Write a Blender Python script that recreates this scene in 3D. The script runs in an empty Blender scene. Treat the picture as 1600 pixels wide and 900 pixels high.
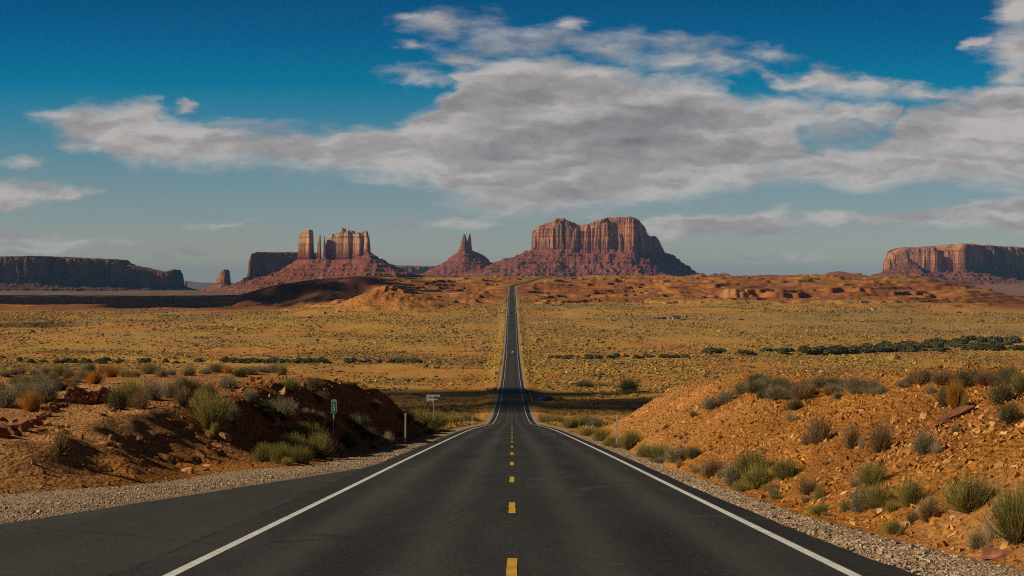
import bpy, bmesh, math, random
import numpy as np
from mathutils import Vector

SC = bpy.context.scene
COL = SC.collection
rng = np.random.default_rng(7)
random.seed(7)
EYE = 1.75
F = 2800.0                      # focal length in pixels of the 1600 px wide photograph
SUN_EL, SUN_AHEAD = 28.0, -7.0   # low sun straight out to the left

# ------------------------------------------------------------------ camera
cam = bpy.data.objects.new("camera", bpy.data.cameras.new("camera"))
COL.objects.link(cam)
cam.location = (0, 0, EYE)
cam.rotation_euler = (math.radians(90) - math.atan(10 / F), 0, 0)
cam.data.sensor_width = 36
cam.data.lens = F / 1600 * 36
cam.data.clip_start = 0.5
cam.data.clip_end = 120000
SC.camera = cam

# ------------------------------------------------------------------ sun, exposure
sun = bpy.data.objects.new("sun", bpy.data.lights.new("sun", "SUN"))
COL.objects.link(sun)
e_, a_ = math.radians(SUN_EL), math.radians(SUN_AHEAD)
SUN_DIR = Vector((-math.cos(e_) * math.cos(a_), math.cos(e_) * math.sin(a_), math.sin(e_)))
sun.rotation_euler = SUN_DIR.to_track_quat('Z', 'Y').to_euler()
sun.data.energy = 4.6
sun.data.angle = math.radians(0.5)
sun.data.color = (1.0, 0.86, 0.65)
SC.view_settings.view_transform = 'Standard'
SC.view_settings.look = 'None'
SC.view_settings.gamma = 1
SC.view_settings.exposure = 0.0
SC.view_settings.use_curve_mapping = False
SC.cycles.max_bounces = 5
SC.cycles.diffuse_bounces = 2
SC.cycles.volume_bounces = 0
SC.cycles.use_denoising = False
SC.cycles.pixel_filter_type = 'BLACKMAN_HARRIS'
SC.cycles.filter_width = 1.1


# ------------------------------------------------------------------ node helpers
class NT:
    def __init__(s, tree):
        s.t = tree
        s.n, s.l = tree.nodes, tree.links

    def put(s, sock, v):
        if v is None:
            return
        if isinstance(v, bpy.types.NodeSocket):
            s.l.new(v, sock)
        elif isinstance(v, (int, float)):
            try:
                sock.default_value = v
            except TypeError:
                sock.default_value = (v, v, v)
        else:
            v = tuple(v)
            sock.default_value = v if len(v) == len(sock.default_value) else (*v, 1.0)

    def math(s, op, a, b=None, c=None, clamp=False):
        n = s.n.new("ShaderNodeMath")
        n.operation = op
        n.use_clamp = clamp
        for i, v in enumerate((a, b, c)):
            s.put(n.inputs[i], v)
        return n.outputs[0]

    def vec(s, op, a, b=None):
        n = s.n.new("ShaderNodeVectorMath")
        n.operation = op
        s.put(n.inputs[0], a)
        s.put(n.inputs[1], b)
        return n.outputs["Value"] if op in ("LENGTH", "DOT_PRODUCT", "DISTANCE") else n.outputs[0]

    def comb(s, x, y, z):
        n = s.n.new("ShaderNodeCombineXYZ")
        for i, v in enumerate((x, y, z)):
            s.put(n.inputs[i], v)
        return n.outputs[0]

    def sep(s, v):
        n = s.n.new("ShaderNodeSeparateXYZ")
        s.put(n.inputs[0], v)
        return n.outputs

    def noise(s, v, scale=1.0, detail=4.0, rough=0.5, dist=0.0, color=False):
        n = s.n.new("ShaderNodeTexNoise")
        s.put(n.inputs["Vector"], v)
        n.inputs["Scale"].default_value = scale
        n.inputs["Detail"].default_value = detail
        n.inputs["Roughness"].default_value = rough
        n.inputs["Distortion"].default_value = dist
        return n.outputs["Color" if color else 0]

    def voro(s, v, scale, feature='F1', out="Distance"):
        n = s.n.new("ShaderNodeTexVoronoi")
        n.feature = feature
        s.put(n.inputs["Vector"], v)
        n.inputs["Scale"].default_value = scale
        return n.outputs[out]

    def ramp(s, f, stops, interp='LINEAR'):
        n = s.n.new("ShaderNodeValToRGB")
        s.put(n.inputs[0], f)
        cr = n.color_ramp
        cr.interpolation = interp
        while len(cr.elements) < len(stops):
            cr.elements.new(0.5)
        for el, (p, c) in zip(cr.elements, stops):
            el.position = p
            el.color = (c, c, c, 1) if isinstance(c, (int, float)) else (*c, 1)
        return n.outputs[0]

    def step(s, f, lo, hi):
        n = s.n.new("ShaderNodeMapRange")
        n.interpolation_type = 'SMOOTHSTEP'
        s.put(n.inputs[0], f)
        s.put(n.inputs[1], lo)
        s.put(n.inputs[2], hi)
        return n.outputs[0]

    def mix(s, f, a, b, mode='MIX'):
        n = s.n.new("ShaderNodeMix")
        n.data_type = 'RGBA'
        n.blend_type = mode
        n.clamp_factor = True
        s.put(n.inputs[0], f)
        s.put(n.inputs[6], a)
        s.put(n.inputs[7], b)
        return n.outputs[2]

    def curve(s, f, pts):
        n = s.n.new("ShaderNodeFloatCurve")
        s.put(n.inputs["Value"], f)
        c = n.mapping.curves[0]
        while len(c.points) < len(pts):
            c.points.new(0.5, 0.5)
        for p, (x, y) in zip(c.points, pts):
            p.location = (x, y)
            p.handle_type = 'AUTO_CLAMPED'
        n.mapping.use_clip = False
        n.mapping.update()
        return n.outputs[0]

    def attr(s, name):
        n = s.n.new("ShaderNodeAttribute")
        n.attribute_name = name
        return n.outputs["Color"]

    def pos(s):
        return s.n.new("ShaderNodeNewGeometry").outputs["Position"]

    def obj(s):
        return s.n.new("ShaderNodeTexCoord").outputs["Object"]


def material(name, rough=0.9, spec=0.2):
    m = bpy.data.materials.new(name)
    m.use_nodes = True
    nt = NT(m.node_tree)
    b = next(n for n in nt.n if n.type == 'BSDF_PRINCIPLED')
    b.inputs["Roughness"].default_value = rough
    b.inputs["Specular IOR Level"].default_value = spec
    return m, nt, b


def bump(nt, b, h, strength, dist):
    n = nt.n.new("ShaderNodeBump")
    n.inputs["Strength"].default_value = strength
    n.inputs["Distance"].default_value = dist
    nt.put(n.inputs["Height"], h)
    nt.l.new(n.outputs[0], b.inputs["Normal"])


# ------------------------------------------------------------------ sky with clouds
world = bpy.data.worlds.new("World")
SC.world = world
world.use_nodes = True
W = NT(world.node_tree)
bg = next(n for n in W.n if n.type == 'BACKGROUND')
SKY = 0.06
bg.inputs["Strength"].default_value = SKY
direc = W.n.new("ShaderNodeTexCoord").outputs["Generated"]
dx, dy, dz = W.sep(direc)
dzc = W.math('MAXIMUM', dz, 0.004)
sky = W.n.new("ShaderNodeTexSky")
sky.sky_type = 'NISHITA'
sky.sun_disc = False
sky.sun_elevation = math.radians(SUN_EL)
sky.sun_rotation = math.radians(-90 + SUN_AHEAD)
sky.altitude = 1600
sky.air_density = 1.0
sky.dust_density = 0.6
sky.ozone_density = 2.0
W.l.new(W.comb(dx, dy, dzc), sky.inputs[0])
GRADE = [(0.043, (1.08, 1.0, 0.95)), (0.129, (0.88, 0.90, 0.96)), (0.257, (0.60, 0.84, 0.92)), (0.371, (0.19, 0.74, 0.92)),
         (0.443, (0.001, 0.65, 0.89)), (0.543, (0.0, 0.47, 0.77)), (0.68, (0.0, 0.31, 0.60)), (1.0, (0.26, 0.23, 0.21))]
# the deep polarised blue of the upper sky, by elevation
v_el = W.math('DIVIDE', dzc, W.math('MAXIMUM', W.math('ABSOLUTE', dy), 0.15))
grade = W.ramp(W.math('MULTIPLY', v_el, 4.0), [
    *GRADE])
skyc = W.mix(1.0, sky.outputs[0], grade, 'MULTIPLY')

up = W.math('MAXIMUM', dy, 0.05)
PX = W.math('MULTIPLY_ADD', W.math('DIVIDE', dx, up), F, 800)
PY = W.math('MULTIPLY_ADD', W.math('DIVIDE', dz, up), -F, 440)
P0 = W.comb(PX, PY, 0)
stretch = W.vec('MULTIPLY', P0, (1 / 150, 1 / 62, 0))
wob = W.vec('SUBTRACT', W.noise(stretch, 1.5, 6, 0.6, color=True), (0.5, 0.5, 0.5))
P = W.vec('ADD', P0, W.vec('MULTIPLY', wob, (120, 55, 0)))
pxw, pyw, _ = W.sep(P)


def band(x0, x1, top, bot, soft):
    """a cloudbank between two outlines (in degrees-like sky units)"""
    t = W.math('DIVIDE', W.math('SUBTRACT', pxw, x0), x1 - x0)
    tp = W.math('MULTIPLY', W.curve(t, [((x - x0) / (x1 - x0), y / 450) for x, y in top]), 450)
    bt = W.math('MULTIPLY', W.curve(t, [((x - x0) / (x1 - x0), y / 450) for x, y in bot]), 450)
    f = W.math('MINIMUM', W.math('DIVIDE', W.math('SUBTRACT', pyw, tp), soft),
               W.math('DIVIDE', W.math('SUBTRACT', bt, pyw), soft * 1.25))
    ends = W.math('MINIMUM', W.math('DIVIDE', W.math('SUBTRACT', pxw, x0), soft),
                  W.math('DIVIDE', W.math('SUBTRACT', x1, pxw), soft))
    return W.math('MINIMUM', W.math('MINIMUM', f, ends), 1.0)


def puff(cx, cy, rx, ry, gain=1.0):
    d = W.vec('LENGTH', W.vec('MULTIPLY', W.vec('SUBTRACT', P, (cx, cy, 0)), (1 / rx, 1 / ry, 0)))
    return W.math('MULTIPLY', W.math('SUBTRACT', 1.0, d), gain)


fields = [
    band(28, 1250,
         [(28, 178), (60, 170), (150, 163), (225, 160), (250, 176), (340, 186), (420, 196), (520, 200), (600, 194),
          (650, 172), (690, 138), (725, 100), (800, 86), (880, 88), (960, 108), (1060, 116), (1120, 132), (1180, 150), (1250, 160)],
         [(28, 184), (80, 200), (125, 238), (180, 256), (260, 268), (340, 258), (430, 262), (520, 276), (640, 292), (720, 325),
          (800, 345), (900, 342), (1000, 325), (1100, 312), (1180, 300), (1250, 250)], 34),
    band(1090, 1900,
         [(1090, 252), (1180, 262), (1330, 230), (1390, 195), (1450, 160), (1560, 150), (1700, 140), (1900, 140)],
         [(1090, 300), (1200, 300), (1350, 300), (1450, 290), (1600, 302), (1900, 300)], 30),
    band(1160, 1900,
         [(1160, 104), (1240, 116), (1290, 104), (1345, 108), (1410, 128), (1500, 140), (1570, 126), (1640, 130), (1900, 130)],
         [(1160, 112), (1240, 148), (1300, 152), (1390, 150), (1500, 165), (1570, 190), (1640, 190), (1900, 200)], 24),
    band(1180, 1420,
         [(1180, 182), (1260, 168), (1320, 158), (1420, 165)], [(1180, 190), (1260, 200), (1340, 200), (1420, 198)], 20),
    band(1215, 1900,
         [(1215, 338), (1300, 334), (1400, 332), (1500, 318), (1600, 304), (1900, 300)],
         [(1215, 350), (1300, 356), (1400, 356), (1500, 360), (1600, 368), (1900, 370)], 13),
    puff(1182, 347, 66, 26, 1.5), puff(1046, 358, 52, 22, 1.2), puff(1085, 364, 50, 14, 0.9), puff(1125, 350, 60, 14),
    puff(695, 40, 66, 28, 0.58), puff(650, 29, 30, 10, 0.4), puff(770, 72, 60, 28, 0.42), puff(845, 68, 56, 22, 0.42), puff(960, 78, 84, 26, 0.56),
    puff(1060, 86, 80, 28, 0.58), puff(1115, 96, 60, 26, 0.6), puff(1042, 96, 40, 16, 0.6), puff(884, 40, 24, 14, 0.55), puff(1190, 88, 46, 12, 0.45),
    puff(1590, 12, 50, 30), puff(1600, 75, 80, 42), puff(1518, 66, 26, 14), puff(1580, 115, 50, 22),
    puff(640, 71, 20, 9, 0.5), puff(655, 118, 62, 12, 0.55), puff(735, 92, 40, 16, 0.6),
    puff(20, 300, 95, 22), puff(95, 300, 45, 12), puff(20, 318, 55, 14),
    puff(30, 375, 90, 14, 0.7), puff(110, 378, 110, 8, 0.6), puff(50, 390, 120, 10, 0.55),
    puff(1235, 402, 90, 8, 0.8), puff(690, 352, 110, 11, 0.7), puff(285, 395, 50, 7, 0.65), puff(45, 247, 36, 9, 0.6),
    puff(290, 172, 26, 8, 0.7), puff(330, 354, 50, 5, 0.55),
]
fields += [puff(1225, 178, 95, 34, 0.9), puff(1285, 252, 130, 34, 1.0), puff(1185, 225, 70, 46, 0.8), puff(1300, 208, 130, 42, 0.42), puff(1120, 240, 90, 60, 1.0)]
fld = fields[0]
for f in fields[1:]:
    n_ = W.n.new("ShaderNodeMath")
    n_.operation = 'SMOOTH_MAX'
    W.put(n_.inputs[0], fld)
    W.put(n_.inputs[1], f)
    n_.inputs[2].default_value = 0.12
    fld = n_.outputs[0]
fine = W.noise(W.vec('MULTIPLY', P0, (1 / 95, 1 / 34, 0)), 1.0, 9, 0.60, 0.25)
dens = W.math('ADD', fld, W.math('MULTIPLY', W.math('SUBTRACT', fine, 0.50), 1.45))
alpha = W.step(dens, -0.24, 0.74)
# broad light and dark masses inside the bank, lit from the left and above
nA = W.noise(W.vec('MULTIPLY', P, (1 / 190, 1 / 66, 0)), 1.0, 8, 0.52)
nB = W.noise(W.vec('MULTIPLY', W.vec('ADD', P, (-16, -12, 0)), (1 / 190, 1 / 66, 0)), 1.0, 8, 0.52)
relief = W.math('SUBTRACT', nA, nB)
core = W.math('MULTIPLY', W.step(dens, 0.35, 1.5), -0.22)
under = puff(930, 205, 300, 95)
under = W.math('MULTIPLY', W.math('MAXIMUM', under, 0.0), -0.30)
lum = W.math('ADD', W.math('MULTIPLY_ADD', relief, 2.0, 0.88), W.math('ADD', core, under))
lum = W.math('ADD', lum, W.math('MULTIPLY', W.math('SUBTRACT', nA, 0.5), 0.9))
thin = W.step(PY, 300, 420)
lum = W.math('SUBTRACT', lum, W.math('MULTIPLY', thin, 0.10))
cl = W.ramp(lum, [(0.0, (0.165, 0.145, 0.155)), (0.35, (0.225, 0.205, 0.208)), (0.70, (0.315, 0.290, 0.283)), (1.0, (0.44, 0.412, 0.392))])
cl = W.mix(1.0, cl, (1.12 / SKY,) * 3, 'MULTIPLY')
skyc = W.mix(W.math('MULTIPLY', alpha, 0.96), skyc, cl)
W.l.new(skyc, bg.inputs["Color"])


# ------------------------------------------------------------------ numpy noise
def _hash(ix, iy, seed):
    h = (ix.astype(np.int64) * 374761393 + iy.astype(np.int64) * 668265263 + seed * 974711) & 0xFFFFFFFF
    h = ((h ^ (h >> 13)) * 1274126177) & 0xFFFFFFFF
    return ((h ^ (h >> 16)) & 0xFFFF) / 65535.0


def vnoise(x, y, seed=0):
    x, y = np.broadcast_arrays(np.asarray(x, float), np.asarray(y, float))
    ix, iy = np.floor(x), np.floor(y)
    fx, fy = x - ix, y - iy
    fx = fx * fx * fx * (fx * (fx * 6 - 15) + 10)
    fy = fy * fy * fy * (fy * (fy * 6 - 15) + 10)
    a, b = _hash(ix, iy, seed), _hash(ix + 1, iy, seed)
    c, d = _hash(ix, iy + 1, seed), _hash(ix + 1, iy + 1, seed)
    return (a + (b - a) * fx) * (1 - fy) + (c + (d - c) * fx) * fy - 0.5


def fbm(x, y, seed=0, oct=4, gain=0.5):
    r, amp = 0.0, 1.0
    x, y = np.asarray(x, float), np.asarray(y, float)
    x, y = 0.83 * x + 0.56 * y, 0.83 * y - 0.56 * x
    for o in range(oct):
        r = r + amp * vnoise(x + o * 17.3, y - o * 9.1, seed + o * 31)
        amp *= gain
        x, y = 1.624 * x + 1.218 * y, 1.624 * y - 1.218 * x
    return r


def ridged(x, y, seed=0, oct=3):
    r, amp = 0.0, 1.0
    for o in range(oct):
        r = r + amp * (1 - 4 * np.abs(vnoise(x * 2.1 ** o + o * 5.7, y * 2.1 ** o + o * 3.3, seed + o * 13)))
        amp *= 0.5
    return r


def sst(lo, hi, x):
    t = np.clip((np.asarray(x, float) - lo) / (hi - lo), 0, 1)
    return t * t * (3 - 2 * t)


def pchip(xk, yk):
    xk, yk = np.array(xk, float), np.array(yk, float)
    h, dl = np.diff(xk), np.diff(yk) / np.diff(xk)
    m = np.zeros_like(yk)
    m[0], m[-1] = dl[0], dl[-1]
    for i in range(1, len(xk) - 1):
        if dl[i - 1] * dl[i] > 0:
            w1, w2 = 2 * h[i] + h[i - 1], h[i] + 2 * h[i - 1]
            m[i] = (w1 + w2) / (w1 / dl[i - 1] + w2 / dl[i])

    def f(x):
        x = np.asarray(x, float)
        i = np.clip(np.searchsorted(xk, x) - 1, 0, len(xk) - 2)
        t = (x - xk[i]) / h[i]
        r = ((2 * t ** 3 - 3 * t ** 2 + 1) * yk[i] + (t ** 3 - 2 * t ** 2 + t) * h[i] * m[i]
             + (-2 * t ** 3 + 3 * t ** 2) * yk[i + 1] + (t ** 3 - t ** 2) * h[i] * m[i + 1])
        return np.where(x > xk[-1], yk[-1], r)
    return f


def itp(x, pts):
    return np.interp(x, [p[0] for p in pts], [p[1] for p in pts])


# ------------------------------------------------------------------ lie of the land (heights relative to the eye in the knots)
_zr = pchip([-200, -50, 0, 20, 40, 60, 90, 151, 250, 371, 500, 650, 900, 1180, 1450, 1700, 2200, 2840, 3450, 3800, 5000],
            [9, 1.5, -1.75, -3.16, -4.57, -5.97, -8.1, -12.5, -20, -29, -36, -41, -46, -47.6, -43, -36.4, -25, -9, 6.5, 9, 9])
_pl = pchip([0, 1700, 2500, 3500, 5000, 9000, 14000, 45000], [-36.4, -36.4, -36, -38, -41, -57, -62, -75])


def zr(y):
    return _zr(y) + EYE


def xc(y):
    t = np.maximum(np.asarray(y, float) - 2850, 0)
    return 0.1 * t * sst(0, 250, t)


LEFT_ASPH = [(-60, 4.2), (0, 4.2), (4, 9.0), (14, 11.0), (20, 9.8), (29, 8.3), (40, 6.7), (54, 4.7), (62, 4.25), (250, 4.4), (500, 4.85), (6000, 4.85)]
LEFT_GRAV = [(-60, 6), (0, 13), (20, 14), (37, 10.7), (41.5, 8.9), (45, 8.2), (52, 7.8), (56, 6.2), (70, 5.6), (92, 5.5), (150, 5.4), (300, 5.9), (6000, 6.0)]
RIGHT_ASPH = [(-60, 4.3), (18, 4.42), (21, 4.3), (27, 4.18), (40, 4.1), (150, 4.15), (500, 4.85), (6000, 4.85)]
RIGHT_GRAV = [(-60, 5.8), (18, 5.8), (22, 5.4), (25, 5.17), (30, 4.85), (42, 4.75), (80, 4.85), (150, 5.0), (300, 5.9), (6000, 6.0)]
H_RIGHT = [(-60, 2.2), (20, 2.25), (38, 2.4), (80, 2.95), (124, 3.15), (200, 3.15)]
H_LEFT = [(-60, 0.1), (30, 0.15), (38, 0.3), (46, 0.95), (60, 1.75), (80, 2.8), (100, 3.4), (145, 3.4), (172, 2.7), (200, 1.6), (225, 0.7), (245, 0.2), (400, 0.2)]


def terrace(z, stepm, sharp=0.78):
    t = z / stepm
    fl = np.floor(t)
    fr = t - fl
    return stepm * (fl + 0.25 * fr + 0.75 * sst(sharp, 1.0, fr))


def ground(x, y):
    x, y = np.broadcast_arrays(np.asarray(x, float), np.asarray(y, float))
    z0 = zr(y)
    xx = x - xc(y)
    # --- far plain and plateau
    far = y > 1500
    plain = _pl(y) + EYE + np.where(x > 0, np.clip(x / np.maximum(y, 1), 0, 0.35) * sst(3500, 9000, y) * 110, 0)
    n1 = fbm(x / 260, y / 420, 3, 4)
    xl = -0.088 * y + 120 * n1
    xr = 0.240 * y + 220 * n1
    m = sst(-90, 40, x - xl) * sst(-110, 90, xr - x) * (1 - sst(5000, 6300, y))
    zz = np.where(far, plain + m * (z0 - plain), z0)
    zz = np.where(y > 1500, plain * sst(1500, 1900, y) + z0 * (1 - sst(1500, 1900, y)) + m * sst(1500, 1900, y) * (z0 - plain), z0)
    # dark rounded hill at the plateau's left end, the orange mound before it and the ledge at the right
    def mound(cx, cy, rx, ry, h, p=1.0):
        d = np.sqrt(((x - cx) / rx) ** 2 + ((y - cy) / ry) ** 2) + 0.32 * fbm(x / 42, y / 70, 9, 5)
        return h * np.clip(1 - d, 0, 1) ** p
    hx = np.abs(y) + 1
    top = np.interp(x / hx * F + 800, [340, 362, 372, 400, 430, 470, 500, 560, 700], [-38, -30, -24, -15, -7, -1, 4, 8.5, 8.5]) + EYE + 1.5 * n1
    hk = sst(2370, 2610, y + 130 * fbm(x / 75, y / 110, 10, 4)) ** 0.8 * (1 - sst(3000, 3600, y)) * (1 - sst(570, 690, x / hx * F + 800 + 60 * n1))
    zz = np.where(far, np.maximum(zz, zz + hk * (top - zz)), zz)
    zz = zz + np.where(far, mound(-140, 2085, 66, 130, 17, 0.9) * (1 + 0.14 * ridged(x / 17, y / 34, 13, 3)) + mound(-172, 2080, 40, 80, 6, 0.8) + mound(-98, 2110, 52, 90, 9, 0.8) + mound(470, 2900, 260, 420, 8, 0.5), 0)
    k = (1 - 0.55 * sst(0.0, 0.3, hk)) * sst(2050, 2250, y) * (1 - sst(4200, 5000, y)) * np.clip(np.abs(xx) / 22 - 0.5, 0, 1)
    rough = fbm(x / 110, y / 130, 21, 5)
    zt = terrace(zz + rough * 8 + 2, 5.0, 0.965) - 2 + rough * 1.2 + fbm(x / 30, y / 24, 23, 4) * 2.6 + ridged(x / 13, y / 20, 25, 2) * 0.7
    zz = zz + k * m * (zt - zz)
    # long broken ledge at the plateau's right-hand edge
    yed = 2660 + 90 * fbm(x / 130, x * 0, 27, 4) + 40 * fbm(x / 28, x * 0, 28, 3)
    wl_ = sst(250, 330, x + 60 * n1) * (1 - sst(600, 680, x))
    zz = zz - 9.5 * wl_ * sst(2280, 2600, y) * (1 - sst(-3, 7, y - yed))
    yed2 = 2820 + 80 * fbm(x / 110, x * 0, 29, 4)
    wl2 = sst(25, 60, xx) * (1 - sst(420, 520, x)) + sst(30, 60, -xx) * (1 - sst(170, 220, -x))
    zz = zz - 4.5 * wl2 * sst(2500, 2780, y) * (1 - sst(-3, 7, y - yed2))
    # low red foothills beyond, between the big butte and the far mesa
    ang = x / (np.abs(y) + 1) * F + 800
    zz = zz + sst(1030, 1100, ang) * (1 - sst(1380, 1450, ang)) * np.exp(-((y - 7300) / 520) ** 2) * (50 + 34 * fbm(x / 260, y / 380, 33, 4) + 9 * ridged(x / 70, y / 120, 34, 3))
    # rolling of the valley floor, the wash that crosses it
    side = sst(8, 60, np.abs(xx))
    roll = sst(260, 700, y)
    zz = zz + roll * side * (fbm(x / 70, y / 90, 5, 4) * 2.2 + fbm(x / 18, y / 25, 6, 3) * 0.7)
    zz = zz + sst(5200, 6500, y) * (fbm(x / 420, y / 700, 15, 4) * 26 + np.where(x > 300, 14, 0) * sst(300, 900, x) * sst(5500, 6500, y) * (1 - sst(7800, 9000, y)))
    wash = 1150 + 45 * np.sin(x / 120) + 30 * np.sin(x / 47 + 1) + np.where(x > 130, (x - 130) * 0.35, 0)
    zz = zz - side * 3.2 * np.exp(-((y - wash) / 17) ** 4) * np.where(np.abs(xx) > 9, 1, 0)
    # --- the two cut banks by the road
    g_l, g_r = itp(y, LEFT_GRAV), itp(y, RIGHT_GRAV)
    near = y < 420
    wob1 = fbm(x / 5, y / 8, 41, 3)
    t = (x - g_r - 0.1 - 0.9 * wob1) / (6.0 + wob1)
    hr = itp(y, H_RIGHT)
    endr = 1 - sst(-6, 26, y - (108 + 1.9 * np.clip(x - 5, 0, 30)) + 12 * wob1)
    bankr = hr * (1 - (1 - np.clip(t, 0, 1)) ** 1.35) + np.clip(t - 1, 0, 6) * 0.06
    tl = (-x - g_l - 0.1 - np.interp(y, [48, 58, 110, 150], [0, 1.2, 2.0, 2.6]) - 1.1 * wob1) / (np.interp(y, [40, 50, 62, 80], [4.6, 3.4, 3.4, 3.8]) + 1.2 * wob1)
    hl = itp(y, H_LEFT)
    endl = 1 - sst(-26, 26, y - (228 + 0.7 * np.clip(-x - 15, 0, 90)) + 18 * wob1)
    bankl = hl * (sst(0, 1, tl) * 0.5 + 0.5 * np.clip(tl, 0, 1)) + np.clip(-x - 15, 0, 60) * np.interp(y, [60, 100, 150, 200], [-0.02, 0.012, 0.05, 0.105])
    bank = np.where(x > 0, bankr * endr, bankl * endl)
    inb = np.where(x > 0, np.clip(t, 0, 1) * endr, np.clip(tl, 0, 1) * endl)
    zz = zz + np.where(near, bank, 0)
    rill = fbm((x * 0.55 + y * 0.85) / 0.9, (x - y * 0.3) / 5.0, 51, 4)
    lump = fbm(x / 2.6, y / 3.4, 44, 4) * 0.34 + fbm(x / 0.8, y / 0.9, 46, 3) * 0.09
    rill2 = fbm((x * 0.5 + y * 0.86) / 0.34, (x * 0.86 - y * 0.5) / 1.5, 53, 3)
    zz = zz + np.where(near & (x > 0), inb * (rill * 0.16 + np.round(rill * 3.2 + rill2 * 0.8) / 3.2 * 0.17 + rill2 * 0.10 + lump * 0.9), 0)
    # left: broken ledges in the low scarp
    led = np.exp(-((tl - 0.45) / 0.35) ** 2) * endl * sst(38, 48, y) * (1 - sst(75, 110, y))
    zl = fbm(x / 3.5, y / 3, 61, 4)
    zz = zz + np.where(near & (x < 0), inb * lump * 0.8 + led * (np.round(zl * 5) / 5 * 0.42), 0)
    zz = zz + np.where(near & (x < 0), inb * endl * fbm(x / 11, y / 14, 62, 3) * 0.35, 0)
    # the land falls away below the road embankment past the banks
    zz = zz - np.where(y > 100, sst(0.0, 7.0, np.maximum(xx - g_r, -xx - g_l)) * 1.0 * (1 - inb) * (1 - sst(1900, 2300, y)), 0)
    # --- bed under road and gravel
    low = np.interp(y, [0, 100, 600, 3000], [0.28, 0.35, 0.6, 1.2])
    e = np.maximum(xx - g_r, -xx - g_l)
    zz = np.where(e < 0, z0 - 0.10 - low * sst(0, 0.5, -e), zz - 0.10 * (1 - sst(0, 1.0, e)))
    return zz


def at(px, py, dmin=16, dmax=6000):
    """the point of the ground seen at a pixel of the photograph"""
    d = np.exp(np.linspace(math.log(dmin), math.log(dmax), 4000))
    x = (px - 800) / F * d
    ray = EYE + (440 - py) / F * d
    hit = np.nonzero(ray <= ground(x, d))[0]
    i = hit[0] if len(hit) else len(d) - 1
    return float(x[i]), float(d[i]), float(ground(x[i], d[i]))


# ------------------------------------------------------------------ mesh helpers
def link(name, me, mat=None, parent=None):
    if mat is not None:
        me.materials.append(mat)
    o = bpy.data.objects.new(name, me)
    COL.objects.link(o)
    o.parent = parent
    return o


def npmesh(name, v, faces, col=None, smooth=False):
    """v (N,3), faces: list of (M,k) index arrays"""
    me = bpy.data.meshes.new(name)
    v = np.asarray(v, np.float32)
    faces = [np.asarray(f, np.int32) for f in faces if len(f)]
    me.vertices.add(len(v))
    me.vertices.foreach_set("co", v.ravel())
    idx = np.concatenate([f.ravel() for f in faces])
    tot = np.concatenate([np.full(len(f), f.shape[1], np.int32) for f in faces])
    me.loops.add(len(idx))
    me.loops.foreach_set("vertex_index", idx)
    me.polygons.add(len(tot))
    me.polygons.foreach_set("loop_start", np.concatenate([[0], np.cumsum(tot)[:-1]]).astype(np.int32))
    me.polygons.foreach_set("use_smooth", np.full(len(tot), smooth, bool))
    me.update(calc_edges=True)
    if col is not None:
        a = me.color_attributes.new("Col", 'FLOAT_COLOR', 'POINT')
        c = np.ones((len(v), 4), np.float32)
        c[:, :3] = col
        a.data.foreach_set("color", c.ravel())
    return me


def gridfaces(nr, nc):
    i = np.arange(nr * nc).reshape(nr, nc)
    return np.stack([i[:-1, :-1], i[:-1, 1:], i[1:, 1:], i[1:, :-1]], -1).reshape(-1, 4)


def struct(o, name=None):
    o["kind"] = "structure"
    return o


def tag(o, label, cat, group=None, kind=None):
    o["label"] = label
    o["category"] = cat
    if group:
        o["group"] = group
    if kind:
        o["kind"] = kind
    return o


def empty(name, loc, label, cat, group=None, rz=0.0):
    o = bpy.data.objects.new(name, None)
    o.empty_display_size = 0.3
    COL.objects.link(o)
    o.location = loc
    o.rotation_euler = (0, 0, rz)
    return tag(o, label, cat, group)


def merge(temps, pick, M, off):
    """many copies of template meshes as one vertex/face set: temps [(v, tris)], pick (n,), M (n,3,3), off (n,3)"""
    V, T, own = [], [], []
    base = 0
    for k, (tv, tt) in enumerate(temps):
        s = np.nonzero(pick == k)[0]
        if not len(s):
            continue
        vv = np.einsum('nij,vj->nvi', M[s], tv) + off[s][:, None, :]
        V.append(vv.reshape(-1, 3))
        T.append((tt[None] + (np.arange(len(s)) * len(tv))[:, None, None] + base).reshape(-1, 3))
        own.append(np.repeat(s, len(tv)))
        base += len(s) * len(tv)
    return np.concatenate(V), np.concatenate(T), np.concatenate(own)


def rotz(a, sx, sy, sz):
    c, s = np.cos(a), np.sin(a)
    M = np.zeros((len(a), 3, 3))
    M[:, 0, 0], M[:, 0, 1] = c * sx, -s * sy
    M[:, 1, 0], M[:, 1, 1] = s * sx, c * sy
    M[:, 2, 2] = sz
    return M


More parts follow.
